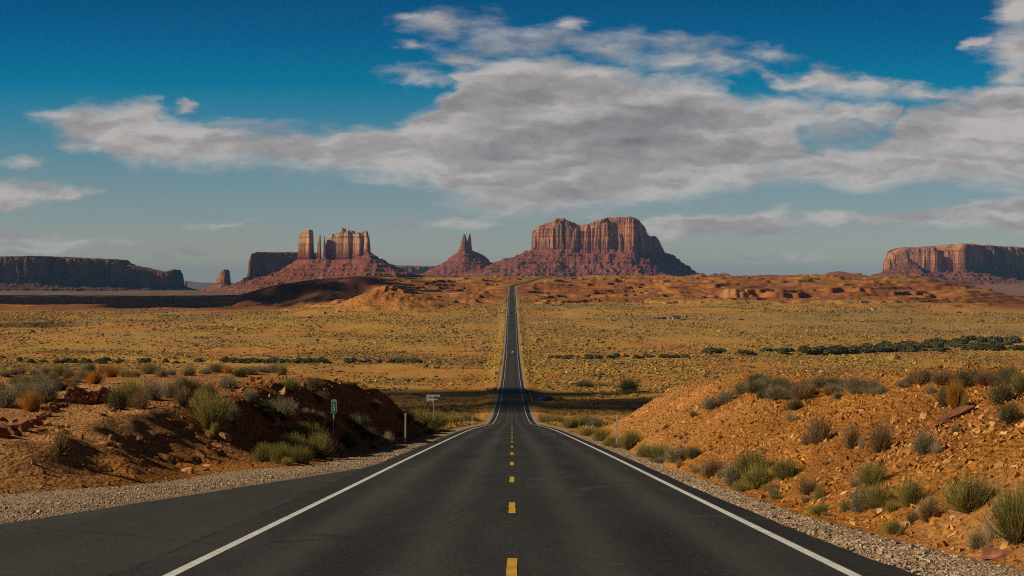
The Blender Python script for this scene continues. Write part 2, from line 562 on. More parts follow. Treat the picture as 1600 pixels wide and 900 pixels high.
# ------------------------------------------------------------------ materials
def soil_material():
    m, nt, b = material("desert_soil", 0.95, 0.1)
    p = nt.pos()
    c = nt.attr("Col")
    n1 = nt.noise(p, 0.35, 8, 0.65)
    n2 = nt.noise(p, 5.0, 6, 0.7)
    f = nt.math('ADD', nt.math('MULTIPLY', n1, 0.9), nt.math('MULTIPLY', n2, 0.7))
    tone = nt.ramp(f, [(0.45, 0.60), (0.80, 1.0), (1.0, 1.30)])
    c2 = nt.mix(1.0, c, tone, 'MULTIPLY')
    vp = nt.vec('ADD', nt.vec('MULTIPLY', p, (1.0, 0.55, 1.3)), nt.vec('MULTIPLY', nt.noise(p, 2.5, 4, 0.6, color=True), (0.5, 0.5, 0.5)))
    clod = nt.voro(vp, 7.0, 'F1', "Distance")
    cell = nt.sep(nt.voro(vp, 7.0, 'F1', "Color"))[0]
    c2 = nt.mix(nt.step(n1, 0.35, 0.6), c2, nt.mix(1.0, c2, nt.ramp(cell, [(0.0, 0.66), (0.6, 1.0), (1.0, 1.28)]), 'MULTIPLY'))
    pale = nt.step(nt.noise(p, 14.0, 3, 0.6), 0.60, 0.74)
    c2 = nt.mix(nt.math('MULTIPLY', pale, 0.45), c2, nt.mix(1.0, c, (1.5, 1.6, 1.9), 'MULTIPLY'))
    nt.l.new(c2, b.inputs["Base Color"])
    h = nt.math('ADD', nt.math('MULTIPLY', n1, 0.6), nt.math('MULTIPLY', nt.noise(p, 9.0, 7, 0.75), 0.55))
    h = nt.math('SUBTRACT', h, nt.math('MULTIPLY', clod, 0.8))
    bump(nt, b, h, 1.0, 0.14)
    return m


def rock_material():
    m, nt, b = material("sandstone_cliff", 0.95, 0.1)
    p = nt.pos()
    x, y, z = nt.sep(p)
    c = nt.attr("Col")
    strata = nt.noise(nt.comb(nt.math('MULTIPLY', x, 0.0006), nt.math('MULTIPLY', y, 0.0006), nt.math('MULTIPLY', z, 0.09)), 1.0, 5, 0.7)
    streak = nt.noise(nt.comb(nt.math('MULTIPLY', x, 0.07), nt.math('MULTIPLY', y, 0.07), nt.math('MULTIPLY', z, 0.006)), 1.0, 5, 0.65)
    blot = nt.noise(p, 0.03, 5, 0.6)
    f = nt.math('ADD', nt.math('ADD', nt.math('MULTIPLY', strata, 0.85), nt.math('MULTIPLY', streak, 0.55)), nt.math('MULTIPLY', blot, 0.5))
    tone = nt.ramp(nt.math('MULTIPLY', f, 0.5), [(0.34, 0.36), (0.5, 0.95), (0.68, 1.6)])
    nt.l.new(nt.mix(1.0, c, tone, 'MULTIPLY'), b.inputs["Base Color"])
    bump(nt, b, nt.math('ADD', nt.noise(p, 0.11, 7, 0.7), nt.math('MULTIPLY', strata, 0.8)), 0.9, 7.0)
    return m


def asphalt_material(name, lo, hi, tint=(1, 1, 1), edged=False):
    m, nt, b = material(name, 0.82, 0.25)
    p = nt.pos()
    x, y, z = nt.sep(p)
    ag = nt.voro(p, 34.0, 'F1', "Color")
    sp = nt.noise(p, 26.0, 4, 0.8)
    patch = nt.noise(nt.comb(nt.math('MULTIPLY', x, 0.55), nt.math('MULTIPLY', y, 0.07), 0), 1.0, 6, 0.62)
    trk = nt.math('ABSOLUTE', nt.math('SUBTRACT', nt.math('ABSOLUTE', x), 1.85))
    trk = nt.math('ABSOLUTE', nt.math('SUBTRACT', trk, 0.85))
    wheel = nt.math('SUBTRACT', 1.0, nt.step(trk, 0.0, 0.55))
    oil = nt.math('SUBTRACT', 1.0, nt.step(nt.math('ABSOLUTE', nt.math('SUBTRACT', nt.math('ABSOLUTE', x), 1.85)), 0.0, 0.45))
    f = nt.math('ADD', nt.math('MULTIPLY', patch, 0.68), nt.math('MULTIPLY', sp, 0.34))
    f = nt.math('ADD', f, nt.math('MULTIPLY', nt.sep(ag)[0], 0.22))
    f = nt.math('ADD', f, nt.math('MULTIPLY', wheel, 0.23))
    f = nt.math('SUBTRACT', f, nt.math('MULTIPLY', oil, 0.06))
    c = nt.ramp(f, [(0.43, tuple(lo * t for t in tint)), (1.02, tuple(hi * t for t in tint))])
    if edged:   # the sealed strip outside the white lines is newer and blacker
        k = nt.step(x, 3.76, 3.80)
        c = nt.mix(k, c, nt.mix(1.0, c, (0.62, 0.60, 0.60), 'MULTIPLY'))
    pale_fleck = nt.step(nt.sep(ag)[1], 0.90, 0.99)  # random pale flecks in the asphalt grain
    c = nt.mix(nt.math('MULTIPLY', pale_fleck, 0.30), c, (0.16, 0.147, 0.125))
    # scuffs of turning tyres
    for cx_, cy_, rr_ in ((4.6, 41.0, 4.2), (3.4, 36.0, 2.1), (-0.6, 52.0, 3.0), (-6.5, 33.0, 4.6)):
        dd_ = nt.vec('LENGTH', nt.vec('MULTIPLY', nt.vec('SUBTRACT', nt.comb(x, y, 0), (cx_, cy_, 0)), (1, 0.35, 0)))
        arc = nt.math('SUBTRACT', 1.0, nt.step(nt.math('ABSOLUTE', nt.math('SUBTRACT', dd_, rr_)), 0.04, 0.22))
        arc = nt.math('MULTIPLY', arc, nt.step(nt.noise(nt.comb(x, y, 0), 0.35, 3, 0.6), 0.46, 0.66))
        c = nt.mix(nt.math('MULTIPLY', arc, 0.40), c, (0.085, 0.078, 0.068))
    if not edged:   # the broken seam against the old lane
        seam = nt.step(nt.math('ADD', x, nt.math('MULTIPLY', nt.noise(p, 1.7, 5, 0.65), 0.5)), -4.13, -4.03)
        c = nt.mix(nt.math('MULTIPLY', seam, 0.75), c, (0.010, 0.009, 0.008))
    # sealed cracks across and along
    wv = nt.vec('ADD', nt.comb(nt.math('MULTIPLY', x, 0.20), nt.math('MULTIPLY', y, 0.062), 0),
                nt.vec('MULTIPLY', nt.noise(p, 0.7, 5, 0.6, color=True), (0.22, 0.12, 0)))
    cr = nt.voro(wv, 1.0, 'DISTANCE_TO_EDGE')
    crack = nt.math('SUBTRACT', 1.0, nt.step(cr, 0.0015, 0.006))
    c = nt.mix(nt.math('MULTIPLY', crack, 0.55), c, (0.014, 0.013, 0.012))
    nt.l.new(c, b.inputs["Base Color"])
    bump(nt, b, nt.math('ADD', sp, nt.math('MULTIPLY', nt.sep(ag)[2], 0.6)), 0.55, 0.012)
    return m


def paint_material(name, col, wear=0.55):
    m, nt, b = material(name, 0.7, 0.3)
    p = nt.pos()
    w = nt.math('ADD', nt.math('MULTIPLY', nt.noise(p, 22, 5, 0.75), 0.7), nt.math('MULTIPLY', nt.noise(p, 1.3, 4, 0.6), 0.5))
    k = nt.step(w, 0.60, 0.78)
    tone = nt.ramp(nt.noise(p, 3.0, 5, 0.6), [(0.3, 0.8), (0.7, 1.1)])
    c = nt.mix(nt.math('MULTIPLY', k, wear), nt.mix(1.0, col, tone, 'MULTIPLY'), (0.06, 0.056, 0.05))
    nt.l.new(c, b.inputs["Base Color"])
    return m


def gravel_material():
    m, nt, b = material("roadside_gravel", 0.95, 0.1)
    p = nt.pos()
    v = nt.voro(p, 24.0, 'F1', "Color")
    dd = nt.voro(p, 24.0, 'F1', "Distance")
    g = nt.math('ADD', nt.math('MULTIPLY', nt.sep(v)[0], 0.6), nt.math('MULTIPLY', nt.noise(p, 1.1, 5, 0.6), 0.7))
    c = nt.ramp(g, [(0.2, (0.17, 0.104, 0.058)), (0.55, (0.35, 0.23, 0.138)), (0.9, (0.54, 0.41, 0.28))])
    nt.l.new(c, b.inputs["Base Color"])
    bump(nt, b, nt.math('MULTIPLY', dd, -1.0), 1.0, 0.06)
    return m


def tint_material(name, rough=0.9, var=0.35, scale=3.0, translucent=0.0):
    """takes the mesh's own colour attribute, broken up a little"""
    m, nt, b = material(name, rough, 0.1)
    p = nt.obj()
    tone = nt.ramp(nt.noise(p, scale, 5, 0.6), [(0.3, 1 - var), (0.7, 1 + var)])
    c = nt.mix(1.0, nt.attr("Col"), tone, 'MULTIPLY')
    nt.l.new(c, b.inputs["Base Color"])
    if translucent:
        tr = nt.n.new("ShaderNodeBsdfTranslucent")
        nt.l.new(c, tr.inputs[0])
        mx = nt.n.new("ShaderNodeMixShader")
        mx.inputs[0].default_value = translucent
        nt.l.new(b.outputs[0], mx.inputs[1])
        nt.l.new(tr.outputs[0], mx.inputs[2])
        out = next(n for n in nt.n if n.type == 'OUTPUT_MATERIAL')
        nt.l.new(mx.outputs[0], out.inputs[0])
    return m


def plain_material(name, col, rough=0.6, var=0.15, scale=6.0, metal=0.0, spec=0.4):
    m, nt, b = material(name, rough, spec)
    tone = nt.ramp(nt.noise(nt.obj(), scale, 4, 0.6), [(0.3, 1 - var), (0.7, 1 + var)])
    nt.l.new(nt.mix(1.0, col, tone, 'MULTIPLY'), b.inputs["Base Color"])
    b.inputs["Metallic"].default_value = metal
    return m


M_SOIL, M_ROCK = soil_material(), rock_material()
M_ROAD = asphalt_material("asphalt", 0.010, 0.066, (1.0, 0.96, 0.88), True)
M_TURN = asphalt_material("old_asphalt", 0.022, 0.078, (1.0, 0.95, 0.85))
M_WHITE = paint_material("white_road_paint", (0.74, 0.73, 0.70), 0.5)
M_YELLOW = paint_material("yellow_road_paint", (0.72, 0.40, 0.035), 0.6)
M_GRAVEL = gravel_material()
M_LEAF = tint_material("scrub_foliage", 0.9, 0.25, 2.0, 0.25)
M_TWIG = tint_material("woody_twigs", 0.9, 0.3, 8.0)
M_STONE = tint_material("loose_stone", 0.95, 0.35, 2.5)
M_STEEL = plain_material("galvanised_steel", (0.70, 0.69, 0.66), 0.55, 0.10, 9, 0.05)
M_ALU = plain_material("bare_aluminium_sheet", (0.78, 0.80, 0.84), 0.5, 0.08, 7, 0.05)
M_GREEN = plain_material("green_sign_face", (0.0, 0.24, 0.13), 0.45, 0.08)
M_BLUE = plain_material("blue_sign_face", (0.03, 0.16, 0.75), 0.45, 0.08)
M_SIGNWHITE = plain_material("white_sign_legend", (0.80, 0.80, 0.78), 0.5, 0.05)
M_DARK = plain_material("dark_rubber", (0.02, 0.02, 0.02), 0.8, 0.2)
M_GLASS = plain_material("dark_car_glass", (0.012, 0.014, 0.016), 0.12, 0.1, 4, 0, 0.5)

# ------------------------------------------------------------------ ground sheet
def lin(*c):
    return np.array(c, float)


RED, PALE, DEEP, GOLD, PINK = lin(.44, .180, .032), lin(.50, .250, .098), lin(.23, .075, .028), lin(.50, .29, .062), lin(.21, .13, .085)


def soil_colour(x, y, z):
    n = fbm(x / 60, y / 90, 71, 4)
    nn = fbm(x / 9, y / 12, 72, 4)
    c = RED[None] * np.ones((len(x), 1))

    def blend(c, b, k):
        k = np.clip(k, 0, 1)[:, None]
        return c * (1 - k) + b[None] * k
    c = blend(c, DEEP, np.clip(nn * 0.9, 0, 0.5))
    c = blend(c, PALE, np.clip(-nn * 0.9, 0, 0.45))
    # left clearing: paler trodden dirt; the bank below it dark red
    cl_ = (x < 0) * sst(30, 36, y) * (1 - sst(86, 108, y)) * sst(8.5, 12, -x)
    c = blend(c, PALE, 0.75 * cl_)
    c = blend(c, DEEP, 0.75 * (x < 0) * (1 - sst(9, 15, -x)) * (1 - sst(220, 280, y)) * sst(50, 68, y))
    v = sst(260, 420, y) * (1 - sst(2000, 2350, y))
    c = blend(c, lin(.56, .255, .06), v)
    # valley: golden where the dry grass grows thick, red where bare
    v = sst(300, 700, y) * (1 - sst(2000, 2350, y))
    c = blend(c, lin(.52, .20, .040), 0.6 * sst(640, 760, y) * (1 - sst(1120, 1240, y)))
    c = blend(c, lin(.50, .20, .048), v * np.clip(0.25 + 1.5 * fbm(x / 38, y / 60, 78, 4), 0, 0.8))
    c = blend(c, GOLD, v * np.clip(0.42 + 1.4 * n + 0.9 * nn + 0.25 * sst(1150, 1400, y), 0, 0.95))
    c = blend(c, lin(.30, .215, .10), v * sst(1250, 1500, y) * np.clip(0.15 + 1.6 * fbm(x / 240, y / 130, 79, 3), 0, 0.75))
    k = sst(2100, 2400, y) * (1 - sst(4000, 4600, y))
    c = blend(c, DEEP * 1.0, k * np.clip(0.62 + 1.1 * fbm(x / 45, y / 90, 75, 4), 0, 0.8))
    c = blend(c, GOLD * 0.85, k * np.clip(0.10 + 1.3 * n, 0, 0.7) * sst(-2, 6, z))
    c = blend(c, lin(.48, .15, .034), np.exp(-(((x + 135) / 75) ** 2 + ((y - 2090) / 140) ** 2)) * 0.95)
    c = blend(c, DEEP * 0.55, 0.9 * sst(2380, 2440, y) * (1 - sst(2640, 2760, y)) * sst(-430, -380, x) * (1 - sst(-210, -140, x)))  # soil darkened to paint in the shade on the left hill's face
    c = blend(c, PINK, sst(4300, 5200, y))
    c = blend(c, lin(.30, .10, .055), sst(6300, 6700, y) * (1 - sst(8200, 8800, y)) * sst(-26, 0, z))
    # pale dirt tracks: two across the scarp, one patch right of the road
    for cy, amp in ((2640, 25), (2500, 18)):
        tr = np.exp(-((y - cy - amp * np.sin(x / 160)) / 9) ** 2) * (np.abs(x) < 330)
        c = blend(c, PALE * 1.0, 0.7 * tr)
    c = blend(c, PALE * 1.15, np.exp(-(((x - 62 - (y - 1850) * 0.05) / 6) ** 2 + ((y - 1850) / 70) ** 2)))
    return c


rows = np.concatenate([np.linspace(-70, 12, 18), np.exp(np.linspace(math.log(12.6), math.log(2050), 960)),
                       np.linspace(2053, 3500, 480), np.linspace(3520, 5200, 60),
                       np.exp(np.linspace(math.log(5260), math.log(46000), 110))])
tcol = np.linspace(-1, 1, 961)
s_ = tcol * (0.42 + 0.58 * tcol ** 2)
YY = np.repeat(rows, len(s_))
XX = (s_[None, :] * (36 + 0.50 * (rows[:, None] + 70))).ravel()
ZZ = ground(XX, YY)
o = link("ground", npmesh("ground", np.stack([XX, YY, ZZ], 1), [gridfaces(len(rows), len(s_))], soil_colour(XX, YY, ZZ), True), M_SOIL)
struct(o)
del XX, YY, ZZ

# ------------------------------------------------------------------ road, turnouts, gravel, paint
yr = np.concatenate([np.linspace(-60, 16, 30), np.exp(np.linspace(math.log(16.5), math.log(3900), 520))])


def strip(xs, dz, ys=yr, mat=None, name="road", parent=None, heave=0.0):
    """xs: offsets per column (functions of y), dz: height of each column over the road surface"""
    X = np.stack([f(ys) if callable(f) else np.full_like(ys, f) for f in xs], 1) + xc(ys)[:, None]
    Z = np.stack([zr(ys) + (f(ys) if callable(f) else f) for f in dz], 1)
    Y = np.repeat(ys[:, None], len(xs), 1)
    v = np.stack([X, Y, Z], -1).reshape(-1, 3)
    return link(name, npmesh(name, v, [gridfaces(len(ys), len(xs))], None, False), mat, parent)


camber = lambda x: -0.012 * abs(x)
wl = lambda y: np.where(y < 100, 4.25, itp(y, LEFT_ASPH))
wr = lambda y: itp(y, RIGHT_ASPH)
edge = lambda y, s: 0.06 * fbm(y / 0.8, y * 0 + s, 90, 3) * (y < 200)
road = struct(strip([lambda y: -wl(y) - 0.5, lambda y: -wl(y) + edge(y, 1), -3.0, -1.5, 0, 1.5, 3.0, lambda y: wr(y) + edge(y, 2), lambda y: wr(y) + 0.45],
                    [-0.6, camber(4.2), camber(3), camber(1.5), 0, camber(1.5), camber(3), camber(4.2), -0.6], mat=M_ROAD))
lift = lambda x: (lambda y: camber(x) + 0.005 + 1.2e-5 * np.maximum(y, 0))
for sx in (-1, 1):
    strip([sx * 3.66 - 0.067, sx * 3.66 + 0.067], [lift(3.66), lift(3.66)], mat=M_WHITE, name="edge_line", parent=road)
dv, df = [], []
far_end = 20.8 - 12.3 * 2
while far_end < 1500:
    ys = np.linspace(far_end - 3.4, far_end, 6)
    for yy in ys:
        j = 0.006 * random.uniform(-1, 1)
        dv += [(-0.057 + j, yy, float(zr(yy)) + 0.005 + 1.2e-5 * max(yy, 0)), (0.057 + j, yy, float(zr(yy)) + 0.005 + 1.2e-5 * max(yy, 0))]
    b0 = len(dv) - 12
    df += [(b0 + 2 * i, b0 + 2 * i + 1, b0 + 2 * i + 3, b0 + 2 * i + 2) for i in range(5)]
    far_end += 12.3
link("centre_line", npmesh("centre_line", dv, [df]), M_YELLOW, road)

yt = np.linspace(2, 66, 160)
struct(strip([lambda y: -itp(y, LEFT_ASPH) - 0.35, lambda y: -itp(y, LEFT_ASPH) + 2 * edge(y, 3), lambda y: -(0.5 * itp(y, LEFT_ASPH) + 2.1), -4.15],
             [-0.5, lambda y: camber(4.2) - 0.035 - 0.004 * itp(y, LEFT_ASPH), camber(4.2) - 0.025, camber(4.2) - 0.015], yt, M_TURN, "turnout"))
# paved side turnout at the right, down in the valley
ys = np.linspace(585, 735, 30)
ww = lambda y: 4.7 + 9.0 * np.exp(-(((y - 640) / 42) ** 2))
struct(strip([4.6, lambda y: ww(y), lambda y: ww(y) + 0.5], [-0.05, -0.06, -0.9], ys, M_TURN, "turnout"))
for sd, A, G in ((-1, LEFT_ASPH, LEFT_GRAV), (1, RIGHT_ASPH, RIGHT_GRAV)):
    fA, fG = (lambda y, A=A: itp(y, A)), (lambda y, G=G: itp(y, G))
    wav = lambda y, sd=sd: 0.22 * fbm(y / 1.6, y * 0 + sd, 93, 4) * (y < 300)
    cols = [lambda y: sd * (fA(y) - 0.25), lambda y: sd * (fA(y) + 0.05), lambda y: sd * (0.5 * (fA(y) + fG(y))), lambda y: sd * (fG(y) + wav(y)), lambda y: sd * (fG(y) + 0.5 + wav(y))]
    hh = [-0.14, -0.085, lambda y: -0.075 + 0.03 * fbm(y / 2, y * 0, 95, 3), -0.06, lambda y: -0.30 - 0.0004 * np.maximum(y, 0)]
    if sd > 0:
        pass
    else:
        cols, hh = cols[::-1], hh[::-1]
    struct(strip(cols, hh, yr, M_GRAVEL, "gravel_shoulder"))


# ------------------------------------------------------------------ buttes and mesas
def poly_sdf(x, y, poly):
    d = np.full(x.shape, 1e18)
    inside = np.zeros(x.shape, bool)
    for (ax, ay), (bx, by) in zip(poly, poly[1:] + poly[:1]):
        ex, ey = bx - ax, by - ay
        wx, wy = x - ax, y - ay
        t = np.clip((wx * ex + wy * ey) / (ex * ex + ey * ey + 1e-9), 0, 1)
        d = np.minimum(d, (wx - ex * t) ** 2 + (wy - ey * t) ** 2)
        c = (ay > y) != (by > y)
        inside ^= c & (x < ex * (y - ay) / (by - ay + 1e-9) + ax)
    return np.where(inside, -1, 1) * np.sqrt(d)


CLIFF_C, CAP_C, TALUS_C, BASE_C = lin(.46, .20, .092), lin(.25, .115, .07), lin(.30, .090, .050), lin(.40, .215, .135)
PALE_C = lin(.62, .38, .21)


def butte(name, label, d, feats, base_z, L, res, px0, px1, dep0, dep1, seed, flute=1.0, gully=1.0, floor=-57, ctint=1.0, pale=0.0):
    """feats: [(plan [(px, depth)], skyline [(px, py)], talus top py (list), flute factor)]"""
    X = lambda px: (px - 800) / F * d
    gx = np.arange(X(px0), X(px1), res)
    gy = np.concatenate([np.arange(dep0, dep1, res), np.linspace(dep1, dep1 + 500, 14)[1:]]) + d
    x, y = np.meshgrid(gx, gy)
    px = x / d * F + 800
    wob = fbm(x / 55, y / 55, seed, 4) * 40 + ridged(x / 24, y / 24, seed + 3, 3) * 7
    tal = np.full(x.shape, -1e9)
    cliff = np.full(x.shape, -1e9)
    rel = np.zeros(x.shape)
    for plan, sky_, tal_py, ff in feats:
        s = poly_sdf(x, y, [((a - 800) / F * (d + b), d + b) for a, b in plan]) + wob * flute * ff
        ztop = EYE + (440 - itp(px, sky_)) / F * d + fbm(x / 40, y / 40, seed + 7, 4) * 7 * ff
        ztal = EYE + (440 - itp(px, tal_py)) / F * d + fbm(x / 60, y / 60, seed + 8, 3) * 10 * ff
        h = ztop - ztal
        ins = np.clip(-s, 0, None)
        w = 15 * ff
        prof = np.interp(ins, [0, 0.3 * w, 0.45 * w, 0.75 * w, 1.2 * w, 1.7 * w, 3.5 * w], [0, 0.42, 0.47, 0.80, 0.86, 0.97, 1.0])
        zc = ztal + h * prof
        zc = zc + 0.55 * ins.clip(0, 1) * (terrace(zc + 6 * fbm(x / 70, y / 70, seed + 41, 3), max(h.mean() / 7, 8), 0.7) - zc) * (prof < 0.97)
        rel = np.where((s < 0) & (zc > cliff), (zc - ztal) / h, rel)
        cliff = np.where(s < 0, np.maximum(cliff, zc), cliff)
        so = np.clip(s, 0, None)
        gul = ridged(x / 62, y / 62, seed + 11, 3) * np.minimum(so, 150) * 0.13 * gully + fbm(x / 16, y / 16, seed + 17, 3) * np.minimum(so, 40) * 0.22
        zt = base_z + (ztal - base_z) * np.exp(-np.maximum(so - gul, -4) / (L if np.isscalar(L) else itp(px, L)))
        tal = np.maximum(tal, np.where(s < 0, ztal, zt))
    tt = terrace(tal + 2 * fbm(x / 90, y / 90, seed + 21, 3), 19.0, 0.72)
    tal = tal + 0.38 * (tt - tal)
    z = np.maximum(tal, cliff)
    cmask = (cliff > tal + 1.0).astype(float)
    hrel = np.clip((z - floor) / 160, 0, 1)
    n = fbm(x / 50, y / 50, seed + 31, 4)
    c = TALUS_C[None] * np.ones((x.size, 1))
    k = (np.clip(0.55 - hrel.ravel() * 1.5 + 0.7 * n.ravel(), 0, 0.8))[:, None]
    c = c * (1 - k) + BASE_C[None] * k
    # grey-green scree speckle
    k = (np.clip(fbm(x / 14, y / 14, seed + 33, 3).ravel() * 1.6 - 0.1, 0, 0.5))[:, None]
    c = c * (1 - k) + (BASE_C * 0.6)[None] * k
    cm = cmask.ravel()[:, None]
    top = np.clip((z.ravel() - np.quantile(z[cmask > 0], 0.55)) / 60, 0, 1)[:, None] if cmask.any() else 0
    cc = CLIFF_C[None] * (1 + 0.9 * n.ravel()[:, None]) 
    pk = (pale * sst(0.38, 0.62, rel + 0.4 * n)).ravel()[:, None]
    cc = cc * (1 - pk) + PALE_C[None] * (1 + 0.5 * n.ravel()[:, None]) * pk
    c = c * (1 - cm) + cc * cm
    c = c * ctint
    me = npmesh(name, np.stack([x, y, z], -1).reshape(-1, 3), [gridfaces(len(gy), len(gx))], c, False)
    o = link(name, me, M_ROCK)
    tag(o, label, "rock butte" if name == "butte" else "mesa", "buttes and mesas on the horizon", "structure")
    return o


# the big double-topped butte
butte("butte", "largest red butte with two flat humps, right of where the road vanishes", 8500,
      [([(833, 250), (838, 150), (852, 110), (872, 66), (888, 52), (905, 44), (922, 26), (945, -8), (968, -40), (990, -70), (1001, -40),
         (1009, 90), (1022, 230), (1036, 340), (1046, 430), (1046, 560), (980, 620), (890, 560), (836, 420)],
        [(825, 356), (838, 351), (852, 348.5), (862, 345.5), (870, 340), (882, 340), (893, 345.5), (907, 351.5), (920, 349.5), (939, 342),
         (950, 339), (990, 339), (1003, 343), (1013, 352), (1017, 363), (1024, 368), (1034, 366), (1041, 377), (1050, 392)],
        [(820, 388), (876, 388), (960, 389), (1000, 391), (1046, 395)], 1.0)],
      -80, [(780, 520), (835, 470), (900, 260), (1000, 250), (1050, 240)], 3.6, 690, 1160, -420, 700, 101)
# castle butte: lone tower, two spires, the fluted wall
butte("butte", "red butte with one lone tower and a comb of fluted pale spires", 8000,
      [([(465, 175), (468, 135), (476, 100), (483, 70), (486, 90), (489, 135), (491, 175), (480, 205)],
        [(464, 364), (468, 359), (474, 357.5), (487, 357.5), (491, 364)], [(464, 403), (478, 403), (491, 398)], 0.16),
       ([(495.5, 95), (496.5, 65), (500.5, 55), (502, 80), (501, 110)], [(495, 372), (497.5, 365), (500, 367), (502, 377), (504, 379)], [(494, 402), (505, 401)], 0.10),
       ([(504.6, 80), (505.6, 55), (507.6, 50), (508.4, 70), (508, 95)], [(503, 371), (506, 367.5), (508, 370)], [(503, 401), (508, 400)], 0.08),
       ([(509.5, 120), (511, 90), (518, 70), (523, 62), (530, 32), (538, 12), (545, -18), (548, 8), (555, -22), (562, -45), (566, -20), (570, -55), (575, -60),
         (578, 0), (577, 110), (545, 190), (520, 190)],
        [(509, 373), (511, 371), (513, 372), (516, 363), (518, 369), (520.5, 365), (524, 364), (530, 361), (532.5, 357), (534, 355.5), (536, 359), (540, 361.5),
         (543, 359), (550, 360), (552, 364), (556, 364.5), (561, 363), (563, 366), (566, 360.5), (573.5, 360), (576, 364), (579, 368)],
        [(508, 401), (530, 404), (555, 402), (578, 393)], 0.34)],
      -75, [(380, 260), (465, 225), (520, 250), (620, 275)], 2.5, 330, 660, -420, 300, 131, 1.0, 0.8, pale=0.85)
butte("butte", "small red butte topped by twin thin spires, between the two large ones", 8800,
      [([(713, 60), (716, 20), (722, 8), (726, 0), (731, 18), (737, 30), (738, 70), (726, 95)],
        [(712, 392), (715, 388), (719, 384), (722, 372), (724.5, 365), (727, 367), (729.5, 377), (731, 374), (733, 364.5), (735, 366), (736.5, 383), (739, 390)],
        [(712, 394), (726, 391), (739, 392)], 0.13),
       ([(696, 110), (704, 60), (722, 20), (745, 30), (760, 80), (756, 160), (710, 170)],
        [(694, 402), (704, 399), (716, 393), (738, 392), (752, 397), (762, 403)], [(694, 406), (726, 403), (762, 407)], 0.6)],
      -85, 260, 3.0, 600, 860, -420, 300, 151, 1.0, 0.8)
butte("butte", "tiny lone rock stump on the plain, right of the long dark mesa", 9200,
      [([(337, 90), (341, 30), (350, 0), (357, 20), (361, 70), (355, 120)],
        [(335, 436), (339, 430), (344, 424), (348, 421), (356, 421.5), (359, 430), (362, 441)], [(335, 443), (350, 442), (362, 444)], 0.35)],
      -66, 110, 3.5, 312, 392, -220, 200, 171, 1.0, 0.6)
butte("mesa", "long low dark blue mesa at the left edge of the horizon", 10200,
      [([(-330, -520), (-150, -420), (-40, -330), (60, -270), (120, -190), (180, -110), (240, -20), (286, 60), (292, 130), (280, 260), (-330, 500)],
        [(-330, 400), (0, 402), (70, 401), (185, 406), (192, 412), (240, 423), (250, 425), (272, 420.5), (284, 422), (290, 428), (294, 440)],
        [(-330, 438), (150, 441), (240, 447), (294, 449)], 1.0)],
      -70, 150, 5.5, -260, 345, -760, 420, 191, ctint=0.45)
butte("mesa", "dark shadowed mesa block behind the lone tower's left side", 9700,
      [([(388, -90), (402, -50), (430, 10), (470, 90), (500, 150), (500, 260), (400, 260)],
        [(387, 402), (392, 397), (402, 394), (466, 393.5), (500, 393.5)], [(387, 430), (500, 428)], 0.8)],
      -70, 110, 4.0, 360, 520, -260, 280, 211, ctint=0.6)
butte("mesa", "low dark mesa between the fluted butte and the twin-spired butte", 12500,
      [([(588, -60), (640, 0), (700, 60), (700, 200), (588, 200)], [(585, 413), (610, 415), (640, 415.5), (690, 416), (702, 418)], [(585, 424), (702, 425)], 0.8)],
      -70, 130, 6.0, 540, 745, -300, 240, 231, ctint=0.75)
butte("mesa", "broad red mesa with a sheer cliff at the right edge of the horizon", 9000,
      [([(1384, 330), (1392, 220), (1420, 160), (1445, 100), (1468, 50), (1475, 90), (1490, 60), (1500, 10), (1510, -40), (1522, 0), (1545, 90), (1600, 210),
         (1750, 420), (1900, 600), (1900, 800), (1384, 700)],
        [(1380, 410), (1386, 402), (1392, 396), (1404, 395), (1418, 391), (1424, 388), (1430, 385.5), (1447, 386.5), (1452, 384.5), (1470, 385), (1474, 392), (1497, 389.5), (1501, 384), (1506, 380.5), (1520, 381), (1560, 382.5), (1600, 385), (1900, 388)],
        [(1380, 425), (1440, 424), (1510, 421), (1600, 424), (1900, 426)], 1.0),
       ([(1412, -160), (1418, -190), (1424, -160), (1420, -130)], [(1410, 406), (1418, 403), (1426, 406)], [(1410, 408), (1418, 405), (1426, 408)], 0.15)],
      -35, 190, 4.5, 1290, 1760, -620, 620, 251, ctint=0.86)
butte("mesa", "faint pale blue range on the farthest horizon at left", 30000,
      [([(-800, -200), (200, -200), (330, -200), (420, -200), (1300, -200), (2000, -200), (2000, 400), (-800, 400)],
        [(-800, 438), (200, 437), (292, 439), (300, 441), (330, 443), (420, 441), (1300, 438), (2000, 437)], [(-800, 442), (2000, 442)], 1.0)],
      -90, 500, 60, -900, 2100, -700, 500, 271, ctint=0.8)


